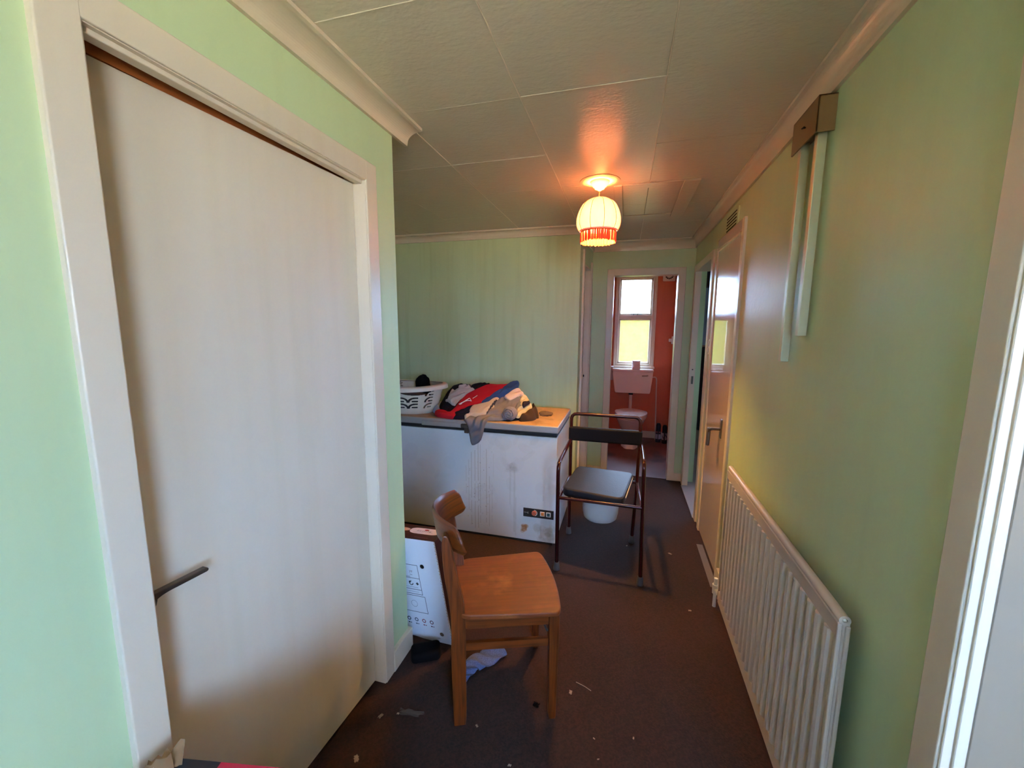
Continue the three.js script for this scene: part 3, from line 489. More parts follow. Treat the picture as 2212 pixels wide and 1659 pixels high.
{
  const g = [], r = rnd(77);
  for (let k = 0; k < 9; k++) { const pts = []; for (let i = 0; i < 7; i++) { const a = i * 1.05 + k; pts.push(new THREE.Vector3(-1.66 + 0.075 * Math.cos(a) * (0.6 + 0.5 * r()), 1.0 + 0.035 * r() + 0.003 * k, -2.66 + 0.07 * Math.sin(a) * (0.6 + 0.5 * r()))); } g.push(flat(new THREE.TubeGeometry(new THREE.CatmullRomCurve3(pts), 40, 0.0045, 6))); }
  whole('cable_bundle', mergeGeometries(g), std(C(0.33, 0.25, 0.15), 0.7), 'tangled tan cable lying in the laundry basket', 'cable', null, 'stuff');
  scene.getObjectByName('cable_bundle').userData.kind = 'thing';
}
whole('basket_cloths', lump(0.16, 0.07, 0.11, 305, 0.25, 8).translate(-1.56, 0.915, -2.72), std(C(0.05, 0.04, 0.035), 0.9), 'dark crumpled cloth filling the laundry basket below the cable', 'cloth');

// ---------- heap of clothes: sheets draped over a slope, u along the freezer, v up the slope ----------
const PROF = [[-2.53, 0.4], [-2.53, 0.815], [-2.545, 0.832], [-2.62, 0.835], [-3.02, 1.02], [-3.1, 1.0]], CUM = [0];
for (let i = 1; i < PROF.length; i++) CUM.push(CUM[i - 1] + Math.hypot(PROF[i][0] - PROF[i - 1][0], PROF[i][1] - PROF[i - 1][1]));
function profAt(v) {
  const at = (x) => { let i = 0; while (i < PROF.length - 2 && x > CUM[i + 1]) i++; const t = (x - CUM[i]) / (CUM[i + 1] - CUM[i]); return [PROF[i][0] + (PROF[i + 1][0] - PROF[i][0]) * t, PROF[i][1] + (PROF[i + 1][1] - PROF[i][1]) * t]; };
  const a = at(v - 0.012), b = at(v + 0.012), dz = b[0] - a[0], dy = b[1] - a[1], l = Math.hypot(dz, dy), c = at(v);
  return [(a[0] + b[0] + c[0]) / 3, (a[1] + b[1] + c[1]) / 3, dy / l, -dz / l];    // z, y, and the outward normal (nz, ny)
}
function edgeDist(poly, x, y) {
  let d = 1e9, px = 0, py = 0, inside = false;
  for (let i = 0, j = poly.length - 1; i < poly.length; j = i++) {
    const [x0, y0] = poly[j], [x1, y1] = poly[i], ex = x1 - x0, ey = y1 - y0, t = Math.max(0, Math.min(1, ((x - x0) * ex + (y - y0) * ey) / (ex * ex + ey * ey + 1e-12))), qx = x0 + ex * t, qy = y0 + ey * t, dd = Math.hypot(x - qx, y - qy);
    if (dd < d) { d = dd; px = qx; py = qy; }
    if ((y1 > y) !== (y0 > y) && x < (x0 - x1) * (y - y1) / (y0 - y1) + x1) inside = !inside;
  } return [inside ? d : -d, px, py];
}
function smooth(poly) { const o = []; for (let i = 0; i < poly.length; i++) { const a = poly[i], b = poly[(i + 1) % poly.length]; o.push([a[0] * 0.78 + b[0] * 0.22, a[1] * 0.78 + b[1] * 0.22], [a[0] * 0.22 + b[0] * 0.78, a[1] * 0.22 + b[1] * 0.78]); } return o; }
function drape(poly, { layer = 0.01, r = 0.03, puff = 0.015, fold = 0.012, ang = 0.6, f = 16, s = 1, step = 0.004, toLid = false, col2, colAt }) {
  const P = smooth(poly), us = P.map((p) => p[0]), vs = P.map((p) => p[1]), u0 = Math.min(...us) - step, v0 = Math.min(...vs) - step, nu = Math.ceil((Math.max(...us) - u0) / step) + 1, nv = Math.ceil((Math.max(...vs) - v0) / step) + 1;
  const id = new Map(), pos = [], uv = [], idx = [], col = [], ca = Math.cos(ang), sa = Math.sin(ang), D = [];
  for (let j = 0; j <= nv; j++) for (let i = 0; i <= nu; i++) D.push(edgeDist(P, u0 + i * step, v0 + j * step));
  const vert = (i, j) => {
    const k = j * (nu + 1) + i; if (id.has(k)) return id.get(k);
    let u = u0 + i * step, v = v0 + j * step; let [d, px, py] = D[k]; if (d < 0) { u = px; v = py; d = 0; }
    const e = Math.sqrt(Math.max(0, 1 - Math.pow(1 - Math.min(1, d / r), 2)));
    const a = u * ca + v * sa, b = -u * sa + v * ca, q = b + 0.012 * Math.sin(a * 24 + s) + 0.006 * Math.sin(a * 61), w = vn(a + 50, q + 50, Math.round(f * 0.45), Math.round(f * 2.4), s), w2 = vn(a + 50, q + 50, Math.round(f * 0.9), Math.round(f * 5), s + 3), w3 = vn(u + 9, v + 9, 14, 14, s + 5);
    const lo = Math.max(0, Math.min(1, (v - 0.47) / 0.16)) * layer * 0.85 - 0.005, h = lo * (1 - e) + e * (layer + puff * (0.6 + 0.8 * (w3 - 0.2))) + (0.25 + 0.75 * e) * fold * ((w - 0.5) * 1.7 + (w2 - 0.5) * 0.5);
    const [z, y, nz, ny] = profAt(v); let Y = y + ny * h, Z = z + nz * h; if (toLid && z < -2.56) Y = 0.8245 + (Y - 0.8245) * (0.02 + 0.98 * e); if (z < -2.57) Y = Math.max(Y, 0.8242);
    pos.push(u, Y, Z); uv.push(u, v); if (colAt) { const c = colAt(u, v, d); col.push(...c); } id.set(k, pos.length / 3 - 1); return pos.length / 3 - 1;
  };
  for (let j = 0; j < nv; j++) for (let i = 0; i < nu; i++) {
    const k = j * (nu + 1) + i; if (!(D[k][0] > 0 || D[k + 1][0] > 0 || D[k + nu + 1][0] > 0 || D[k + nu + 2][0] > 0)) continue;
    const a = vert(i, j), b = vert(i + 1, j), c = vert(i, j + 1), d = vert(i + 1, j + 1); idx.push(a, b, c, b, d, c);
  }
  const g = new THREE.BufferGeometry(); g.setAttribute('position', new THREE.Float32BufferAttribute(pos, 3)); g.setAttribute('uv', new THREE.Float32BufferAttribute(uv, 2)); if (colAt) g.setAttribute('color', new THREE.Float32BufferAttribute(col, 3)); g.setIndex(idx); g.computeVertexNormals(); return g;
}
const weave = tex(128, 128, grey((u, v) => 0.5 + 0.25 * Math.sin(u * 6.283 * 32) * Math.sin(v * 6.283 * 32) + 0.25 * (vn(u, v, 40, 40, 401) - 0.5)), [8, 8], false);
const cloth = (c, o = {}) => new THREE.MeshPhysicalMaterial({ color: c, roughness: 0.95, specularIntensity: 0.3, sheen: 0.2, sheenRoughness: 0.6, bumpMap: weave, bumpScale: 0.0008, side: THREE.DoubleSide, ...o });
const garment = (name, poly, o, m, label, category) => whole(name, drape(poly, o), m, label, category, 'clothes heaped on the freezer lid');
garment('trousers', [[-1.325, 0.56], [-1.32, 0.78], [-1.315, 0.86], [-1.26, 0.905], [-1.172, 0.898], [-1.1, 0.93], [-1.0, 0.955], [-0.8, 0.93], [-0.7, 0.76], [-0.62, 0.6], [-0.72, 0.5], [-0.86, 0.46], [-1.1, 0.455], [-1.22, 0.47], [-1.3, 0.52]], { layer: -0.02, puff: 0.012, r: 0.07, fold: 0.03, ang: 1.1, s: 411, toLid: true }, cloth(C(0.007, 0.007, 0.011)), 'black trousers crumpled at the back left of the clothes heap', 'trousers');
garment('black_jumper', [[-1.31, 0.79], [-1.3, 0.85], [-1.3, 0.891], [-1.26, 0.915], [-1.172, 0.908], [-1.114, 0.935], [-1.038, 0.959], [-0.997, 0.937], [-1.03, 0.845], [-1.091, 0.784], [-1.169, 0.716], [-1.175, 0.606], [-1.205, 0.541], [-1.266, 0.555], [-1.305, 0.61], [-1.31, 0.7]], { layer: 0.004, puff: 0.01, r: 0.03, fold: 0.016, ang: 1.1, s: 412 }, cloth(C(0.006, 0.006, 0.01)), 'black jumper bunched behind the grey shirt, next to the basket', 'jumper');
garment('blue_cloth', [[-1.33, 0.54], [-1.325, 0.63], [-1.31, 0.62], [-1.265, 0.55], [-1.285, 0.52]], { layer: 0.01, s: 413, r: 0.02, fold: 0.006, puff: 0.008 }, cloth(C(0.2, 0.25, 0.36)), 'scrap of pale blue cloth beside the laundry basket', 'cloth');
const stripe = (u, v) => { const t = (u + 1.12) * 0.5 + (v - 0.84) * 0.86; return t > 0.0 && t < 0.07 && Math.sin(t * 260) > 0.1 ? [0.02, 0.02, 0.03] : [0.42, 0.37, 0.34]; };
garment('grey_shirt', [[-1.262, 0.694], [-1.278, 0.754], [-1.271, 0.81], [-1.244, 0.806], [-1.227, 0.828], [-1.235, 0.849], [-1.21, 0.862], [-1.197, 0.896], [-1.16, 0.888], [-1.135, 0.875], [-1.132, 0.854], [-1.094, 0.84], [-1.082, 0.809], [-1.095, 0.794], [-1.122, 0.754], [-1.16, 0.704], [-1.17, 0.644], [-1.172, 0.609], [-1.199, 0.616], [-1.238, 0.644], [-1.256, 0.639], [-1.268, 0.654], [-1.256, 0.668]], { layer: 0.02, s: 417, r: 0.02, fold: 0.014, f: 20, ang: 0.9, colAt: stripe }, cloth(0xffffff, { vertexColors: true }), 'light grey shirt with dark striped trim behind the red top', 'shirt');
garment('dark_shorts', [[-1.16, 0.44], [-1.15, 0.58], [-1.086, 0.62], [-1.0, 0.65], [-0.98, 0.58], [-1.0, 0.5], [-1.034, 0.46], [-1.062, 0.438], [-1.103, 0.437]], { layer: 0.006, s: 419, r: 0.025, fold: 0.01 }, cloth(C(0.006, 0.008, 0.02)), 'navy shorts tucked beneath the front of the red top', 'shorts');
const red = garment('red_jersey', [[-1.165, 0.595], [-1.157, 0.648], [-1.15, 0.731], [-1.086, 0.815], [-1.005, 0.918], [-0.946, 0.912], [-0.871, 0.918], [-0.819, 0.945], [-0.802, 0.942], [-0.845, 0.898], [-0.894, 0.818], [-0.932, 0.751], [-0.971, 0.707], [-0.991, 0.655], [-1.041, 0.633], [-1.047, 0.594], [-1.099, 0.592], [-1.122, 0.567], [-1.129, 0.522], [-1.098, 0.45], [-1.12, 0.436], [-1.175, 0.44], [-1.24, 0.452], [-1.301, 0.507], [-1.279, 0.551], [-1.225, 0.55], [-1.184, 0.529], [-1.174, 0.555]], { layer: 0.022, s: 423, r: 0.02, fold: 0.009, f: 10, ang: 0.75, puff: 0.006 }, cloth(C(0.42, 0.012, 0.022)), 'red sports top with a small white emblem lying across the heap', 'top');
{
  const at = (u, v, h) => { const [z, y, nz, ny] = profAt(v); return new THREE.Vector3(u, y + ny * h, z + nz * h); };
  const line = (pts, w) => { const c = new THREE.CatmullRomCurve3(pts.map(([u, v]) => at(u, v, 0.031))); return flat(new THREE.TubeGeometry(c, 20, w, 5)); };
  part(red, 'emblem', mergeGeometries([line([[-1.135, 0.612], [-1.115, 0.64], [-1.1, 0.665], [-1.085, 0.69]], 0.003), line([[-1.118, 0.63], [-1.1, 0.652], [-1.075, 0.66], [-1.058, 0.655]], 0.003), line([[-1.14, 0.61], [-1.125, 0.606], [-1.118, 0.62]], 0.002), line([[-1.06, 0.69], [-1.045, 0.715], [-1.038, 0.73]], 0.002), line([[-1.085, 0.69], [-1.072, 0.675], [-1.058, 0.655]], 0.002)]), std(C(0.8, 0.76, 0.74), 0.7), 'white stitched emblem');
}
garment('jeans', [[-0.991, 0.655], [-0.971, 0.707], [-0.932, 0.751], [-0.894, 0.818], [-0.867, 0.87], [-0.826, 0.937], [-0.775, 0.955], [-0.763, 0.927], [-0.76, 0.872], [-0.793, 0.841], [-0.816, 0.803], [-0.842, 0.76], [-0.875, 0.72], [-0.894, 0.7], [-0.918, 0.68], [-0.94, 0.65], [-0.965, 0.637]], { layer: 0.024, s: 429, r: 0.02, fold: 0.016, f: 22, ang: 0.7 }, cloth(C(0.018, 0.05, 0.16)), 'blue denim trousers rolled along the edge of the red top', 'trousers');
const greyPoly = [[-1.024, 0.436], [-1.005, 0.486], [-0.948, 0.479], [-0.911, 0.513], [-0.9, 0.6], [-0.9, 0.68], [-0.86, 0.75], [-0.817, 0.789], [-0.76, 0.79], [-0.726, 0.763], [-0.7, 0.752], [-0.69, 0.694], [-0.677, 0.637], [-0.698, 0.579], [-0.709, 0.548], [-0.755, 0.486], [-0.783, 0.479], [-0.865, 0.45], [-0.877, 0.423], [-0.891, 0.378], [-0.896, 0.345], [-0.917, 0.285], [-0.971, 0.251], [-0.986, 0.275], [-0.993, 0.315], [-1.004, 0.38], [-1.015, 0.405], [-1.046, 0.434]];
garment('grey_jersey', greyPoly, { layer: 0.014, s: 433, r: 0.02, fold: 0.012, f: 14, ang: 1.0, puff: 0.008 }, cloth(C(0.15, 0.145, 0.165)), 'grey top hanging over the front edge of the freezer lid', 'top');
const trim = (u, v, d) => { const t = (u + 0.875) - (v - 0.6) * 0.12; return t > -0.022 && t < -0.008 && v < 0.7 && v > 0.5 ? [0.02, 0.024, 0.05] : [0.46, 0.38, 0.33]; };  // light grey cloth; the beige of warm light is put into its colour
garment('warm_lit_grey_shirt', [[-1.06, 0.463], [-1.039, 0.525], [-1.046, 0.568], [-1.036, 0.621], [-0.992, 0.645], [-0.941, 0.663], [-0.916, 0.712], [-0.897, 0.744], [-0.871, 0.736], [-0.869, 0.716], [-0.882, 0.649], [-0.867, 0.587], [-0.857, 0.551], [-0.907, 0.515], [-0.953, 0.492], [-1.01, 0.489], [-1.024, 0.446]], { layer: 0.024, s: 437, r: 0.02, fold: 0.009, f: 14, ang: 1.0, puff: 0.006, colAt: trim }, cloth(0xffffff, { vertexColors: true }), 'light grey shirt, coloured beige as in warm light, with a navy edge in the middle front of the heap', 'shirt');
garment('cream_fleece', [[-0.753, 0.858], [-0.719, 0.819], [-0.687, 0.801], [-0.654, 0.756], [-0.643, 0.724], [-0.615, 0.682], [-0.604, 0.645], [-0.646, 0.59], [-0.67, 0.53], [-0.7, 0.53], [-0.71, 0.604], [-0.7, 0.631], [-0.7, 0.669], [-0.71, 0.706], [-0.72, 0.752], [-0.74, 0.81]], { layer: 0.012, s: 441, r: 0.03, fold: 0.014, f: 30, puff: 0.012, step: 0.004 }, cloth(C(0.5, 0.42, 0.27)), 'fluffy cream fleece at the right of the heap', 'fleece');
garment('pink_cloth', [[-0.837, 0.739], [-0.806, 0.797], [-0.774, 0.846], [-0.749, 0.859], [-0.725, 0.825], [-0.692, 0.787], [-0.698, 0.759], [-0.726, 0.763], [-0.752, 0.724], [-0.781, 0.685], [-0.811, 0.708]], { layer: 0.034, s: 443, r: 0.012, fold: 0.006, puff: 0.005 }, cloth(C(0.55, 0.43, 0.44)), 'pale pink cloth folded on top of the grey top', 'cloth');
garment('dark_sock', [[-0.679, 0.662], [-0.66, 0.677], [-0.631, 0.686], [-0.62, 0.668], [-0.639, 0.635], [-0.659, 0.608], [-0.672, 0.632]], { layer: 0.042, s: 447, r: 0.012, puff: 0.008, step: 0.004 }, cloth(C(0.02, 0.018, 0.03)), 'small dark sock lying on the cream fleece', 'sock');
garment('brown_jumper', [[-0.647, 0.744], [-0.625, 0.746], [-0.592, 0.716], [-0.566, 0.68], [-0.558, 0.643], [-0.573, 0.623], [-0.571, 0.593], [-0.581, 0.556], [-0.624, 0.516], [-0.664, 0.503], [-0.682, 0.545], [-0.672, 0.582], [-0.647, 0.585], [-0.629, 0.623], [-0.607, 0.663], [-0.613, 0.688], [-0.633, 0.712]], { layer: -0.01, s: 451, r: 0.035, puff: 0.045, fold: 0.02, f: 20, toLid: true }, cloth(C(0.05, 0.03, 0.018)), 'brown jumper crumpled at the right end of the heap', 'jumper');
whole('brown_sock', (() => { const g = lump(0.056, 0.018, 0.032, 455, 0.3, 8); g.rotateY(0.1); g.translate(-0.53, 0.836, -2.86); return g; })(), cloth(C(0.12, 0.08, 0.05)), 'brown sock lying alone on the tan freezer lid', 'sock', 'clothes heaped on the freezer lid');
const ball = whole('sock_ball', (() => { const g = lump(0.052, 0.048, 0.045, 457, 0.1, 8); g.translate(-0.737, 0.873, -2.63); return g; })(), cloth(C(0.2, 0.19, 0.22)), 'rolled grey sock ball at the front of the heap', 'socks', 'clothes heaped on the freezer lid');
{ const pts = []; for (let i = 0; i < 40; i++) { const a = i * 0.42, r = 0.006 + i * 0.0009; pts.push(new THREE.Vector3(-0.737 + r * Math.cos(a), 0.873 + r * Math.sin(a), -2.581 - i * 0.0004 + 0.003 * Math.sin(i * 2.3))); } part(ball, 'roll', new THREE.TubeGeometry(new THREE.CatmullRomCurve3(pts), 160, 0.0045, 6), cloth(C(0.2, 0.19, 0.22))); }

// ---------- commode chair ----------
const com = thing('commode_chair', 'dark red tubular commode chair with black padded seat beside the freezer', 'commode chair', [-0.105, 0, -2.51]);
{
  const tubeM = new THREE.MeshPhysicalMaterial({ color: C(0.03, 0.004, 0.005), roughness: 0.22, specularIntensity: 0.6, clearcoat: 0.25, clearcoatRoughness: 0.08 }), r = 0.0115, rub = std(C(0.055, 0.05, 0.05), 0.8);
  const vinyl = new THREE.MeshPhysicalMaterial({ color: C(0.022, 0.022, 0.026), roughness: 0.46, specularIntensity: 0.3, bumpMap: tex(256, 256, grey((u, v) => fbm(u, v, 50, 50, 463, 2)), [4, 4], false), bumpScale: 0.0004 });
  const fl = [-0.237, 0, 0.222], fr = [0.247, 0, 0.238], br = [0.207, 0, -0.23], bl = [-0.225, 0, -0.237];
  part(com, 'back_frame', tube([[bl[0], 0.03, bl[2]], [-0.226, 0.4, -0.237], [-0.226, 0.79, -0.237], [-0.226, 0.874, -0.24], [0.228, 0.874, -0.24], [0.228, 0.79, -0.237], [0.222, 0.4, -0.235], [br[0], 0.03, br[2]]], r, 0.075, 12), tubeM);
  part(com, 'side_frame', tube([[fl[0], 0.03, fl[2]], [-0.24, 0.668, 0.225], [-0.229, 0.688, -0.235]], r, 0.05, 12), tubeM);
  part(com, 'side_frame', tube([[fr[0], 0.03, fr[2]], [0.236, 0.725, 0.235], [0.24, 0.69, -0.233]], r, 0.05, 12), tubeM);
  part(com, 'rail', tube([[-0.238, 0.46, 0.223], [0.238, 0.462, 0.237]], 0.0095, 0.01, 10), tubeM);
  part(com, 'rail', tube([[-0.228, 0.43, -0.236], [0.222, 0.43, -0.234]], 0.0095, 0.01, 10), tubeM);
  part(com, 'rail', tube([[-0.237, 0.448, 0.22], [-0.227, 0.43, -0.234]], 0.0095, 0.01, 10), tubeM);
  part(com, 'rail', tube([[0.24, 0.448, 0.234], [0.222, 0.43, -0.232]], 0.0095, 0.01, 10), tubeM);
  for (const [x, , z] of [fl, fr, br, bl]) part(com, 'rubber_foot', lathe([[0, 0], [0.019, 0], [0.02, 0.008], [0.0155, 0.05], [0.012, 0.052], [0, 0.052]], 16).translate(x, 0, z), rub);
  const bk = new RoundedBoxGeometry(0.482, 0.097, 0.034, 4, 0.012); { const p = bk.attributes.position; for (let i = 0; i < p.count; i++) p.setZ(i, p.getZ(i) - 0.012 * (1 - Math.pow(p.getX(i) / 0.241, 2))); bk.computeVertexNormals(); } bk.translate(0.001, 0.736, -0.236); part(com, 'backrest', bk, M.black);
  // seat pad: a rounded quadrilateral with a soft top
  const q = [[-0.232, 0.125], [-0.184, -0.312], [0.204, -0.272], [0.134, 0.198]], sh = new THREE.Shape(); const rr = 0.13;
  for (let i = 0; i < 4; i++) { const a = q[(i + 3) % 4], b = q[i], c = q[(i + 1) % 4]; const s = [b[0] + (a[0] - b[0]) * rr, b[1] + (a[1] - b[1]) * rr], e = [b[0] + (c[0] - b[0]) * rr, b[1] + (c[1] - b[1]) * rr]; if (i) sh.lineTo(s[0], -s[1]); else sh.moveTo(s[0], -s[1]); sh.quadraticCurveTo(b[0], -b[1], e[0], -e[1]); } sh.closePath();
  const sg = new THREE.ExtrudeGeometry(sh, { depth: 0.03, bevelEnabled: true, bevelThickness: 0.012, bevelSize: 0.012, bevelOffset: -0.012, bevelSegments: 4, curveSegments: 10 }); sg.rotateX(-Math.PI / 2); sg.translate(0, 0.442, 0); part(com, 'seat', boxUV(flat(sg)), vinyl, 'black padded vinyl seat');
  part(com, 'piping', tube([[0.1955, 0.474, -0.21], [0.148, 0.474, 0.15]], 0.0028, 0.02, 6), std(C(0.45, 0.43, 0.4), 0.7), 'worn pale piping');
  part(com, 'pan_holder', lathe([[0, -0.02], [0.11, -0.02], [0.135, 0.0], [0.15, 0.03], [0, 0.03]], 32).translate(-0.03, 0.405, -0.02), M.black);
  const pan = new THREE.MeshPhysicalMaterial({ color: C(0.5, 0.5, 0.48), roughness: 0.4 });
  const bucket = part(com, 'bucket', lathe([[0, 0], [0.088, 0], [0.102, 0.012], [0.108, 0.04], [0.118, 0.16], [0.121, 0.16], [0.121, 0.165], [0.115, 0.165], [0.105, 0.045], [0.0, 0.01]], 40).translate(0.0, 0.268, 0.01), pan, 'pale plastic bucket under the seat');
  part(bucket, 'rim', new THREE.TorusGeometry(0.121, 0.004, 8, 40).rotateX(Math.PI / 2).translate(0, 0.43, 0.01), pan);
}

// ---------- wooden chair ----------
const chair = thing('wooden_chair', 'worn orange-brown wooden chair turned sideways in the hallway', 'chair', [-0.433, 0, -1.44], 0.394);
{
  const taper = (x, z, y0, y1, w0, d0, w1, d1, dx = 0, dz = 0) => { const g = new RoundedBoxGeometry(1, 1, 1, 2, 0.08), p = g.attributes.position; for (let i = 0; i < p.count; i++) { const t = p.getY(i) + 0.5; p.setXYZ(i, x + dx * t + p.getX(i) * (w0 + (w1 - w0) * t), y0 + (y1 - y0) * t, z + dz * t + p.getZ(i) * (d0 + (d1 - d0) * t)); } g.computeVertexNormals(); return boxUV(g); };
  for (const s of [1, -1]) {
    part(chair, 'leg', taper(0.172, s * 0.172, 0, 0.43, 0.026, 0.026, 0.04, 0.036), M.wood);
    // rear leg and back post in one bent piece
    const side = [[-0.19, 0], [-0.153, 0], [-0.15, 0.25], [-0.152, 0.45], [-0.176, 0.58], [-0.202, 0.725], [-0.222, 0.73], [-0.216, 0.6], [-0.196, 0.44], [-0.196, 0.25]];
    const g = new THREE.ExtrudeGeometry(new THREE.Shape(new THREE.SplineCurve([...side, side[0]].map((p) => new THREE.Vector2(...p))).getPoints(80)), { depth: 0.03, bevelEnabled: true, bevelSize: 0.003, bevelThickness: 0.003, bevelSegments: 2 });
    g.translate(0, 0, s * 0.15 - 0.015); part(chair, 'rear_leg', boxUV(flat(g)), M.wood);
  }
  // seat board: wide at the front, rounded front edge, dished
  const sh = new THREE.Shape(); sh.moveTo(-0.188, -0.13); sh.quadraticCurveTo(-0.2, 0, -0.188, 0.13); sh.quadraticCurveTo(-0.17, 0.172, -0.13, 0.18); sh.lineTo(0.17, 0.2); sh.quadraticCurveTo(0.19, 0.2, 0.197, 0.17); sh.quadraticCurveTo(0.228, 0, 0.197, -0.17); sh.quadraticCurveTo(0.19, -0.2, 0.17, -0.2); sh.lineTo(-0.13, -0.18); sh.quadraticCurveTo(-0.17, -0.172, -0.188, -0.13);
  const sg = new THREE.ExtrudeGeometry(sh, { depth: 0.01, bevelEnabled: true, bevelSize: 0.005, bevelThickness: 0.005, bevelOffset: -0.004, bevelSegments: 3, curveSegments: 16 }); sg.rotateX(-Math.PI / 2); sg.translate(0, 0.437, 0); const fg = boxUV(flat(sg)), fu = fg.attributes.uv; for (let i = 0; i < fu.count; i++) fu.setXY(i, fu.getX(i) / 0.42 + 0.5, fu.getY(i) / 0.42 + 0.5);
  part(chair, 'seat', fg, M.seatWood, 'scuffed wooden seat');
  for (const s of [1, -1]) {
    part(chair, 'seat_rail', swapUV(basis(prism([[0, 0], [0.325, 0], [0.325, 0.048], [0, 0.048]], 0.02), [1, 0, 0.035 * s], [0, 1, 0], [0, 0, 1], [-0.165, 0.388, s * 0.155 - 0.01])), M.wood);
    part(chair, 'stretcher', swapUV(basis(prism([[0, 0], [0.325, 0], [0.325, 0.03], [0, 0.03]], 0.014), [1, 0.02, 0.06 * s], [0, 1, 0], [0, 0, 1], [-0.17, 0.292, s * 0.146 - 0.007])), M.wood);
  }
  part(chair, 'seat_rail', swapUV(bx(0.158, 0.178, 0.39, 0.436, -0.16, 0.16, 0.003)), M.wood);
  part(chair, 'seat_rail', bx(-0.185, -0.165, 0.39, 0.436, -0.14, 0.14, 0.003), M.wood);
  part(chair, 'brace', tube([[0.15, 0.36, 0.172], [0.13, 0.4, 0.165]], 0.004, 0.01, 6), M.steel);
  // curved top rail
  const nz = 48, ny = 10, pos = [], idx = []; const Xc = (Z) => -0.248 + 0.1 * Math.pow(Z / 0.178, 2);
  for (const side of [0, 1]) for (let j = 0; j <= ny; j++) for (let i = 0; i <= nz; i++) {
    const Z = (i / nz - 0.5) * 2 * 0.178, k = Math.abs(Z) / 0.178, top = 0.79 - 0.012 * k * k - (k > 0.86 ? 0.05 * Math.pow((k - 0.86) / 0.14, 2) : 0), bot = 0.668 + 0.004 * k * k + (k > 0.93 ? 0.012 * Math.pow((k - 0.93) / 0.07, 2) : 0), t = j / ny, y = bot + (top - bot) * t;
    const th = 0.009 * Math.sqrt(Math.max(0, 1 - Math.pow(2 * t - 1, 8))) * (k > 0.97 ? 0.6 : 1), lean = -0.02 * (t - 0.3); pos.push(Xc(Z) + lean + (side ? th : -th), y, Z);
  }
  const N = (nz + 1) * (ny + 1); for (let j = 0; j < ny; j++) for (let i = 0; i < nz; i++) { const a = j * (nz + 1) + i, b = a + nz + 1; idx.push(a, a + 1, b, a + 1, b + 1, b, N + a, N + b, N + a + 1, N + a + 1, N + b, N + b + 1); }
  const ring = []; for (let i = 0; i <= nz; i++) ring.push(i); for (let j = 1; j <= ny; j++) ring.push(j * (nz + 1) + nz); for (let i = nz - 1; i >= 0; i--) ring.push(ny * (nz + 1) + i); for (let j = ny - 1; j > 0; j--) ring.push(j * (nz + 1));
  for (let i = 0; i < ring.length; i++) { const a = ring[i], b = ring[(i + 1) % ring.length]; idx.push(a, N + a, b, b, N + a, N + b); }
  const g = new THREE.BufferGeometry(); g.setAttribute('position', new THREE.Float32BufferAttribute(pos, 3)); g.setIndex(idx); g.computeVertexNormals();
  part(chair, 'top_rail', (() => { const h = flat(g); const p = h.attributes.position, u = new Float32Array(p.count * 2); for (let i = 0; i < p.count; i++) { u[2 * i] = p.getY(i); u[2 * i + 1] = p.getZ(i); } h.setAttribute('uv', new THREE.BufferAttribute(u, 2)); return h; })(), M.wood);
  for (const s of [1, -1]) part(chair, 'screw', new THREE.SphereGeometry(0.005, 10, 8).translate(-0.2, 0.695, s * 0.16), M.chrome);
}

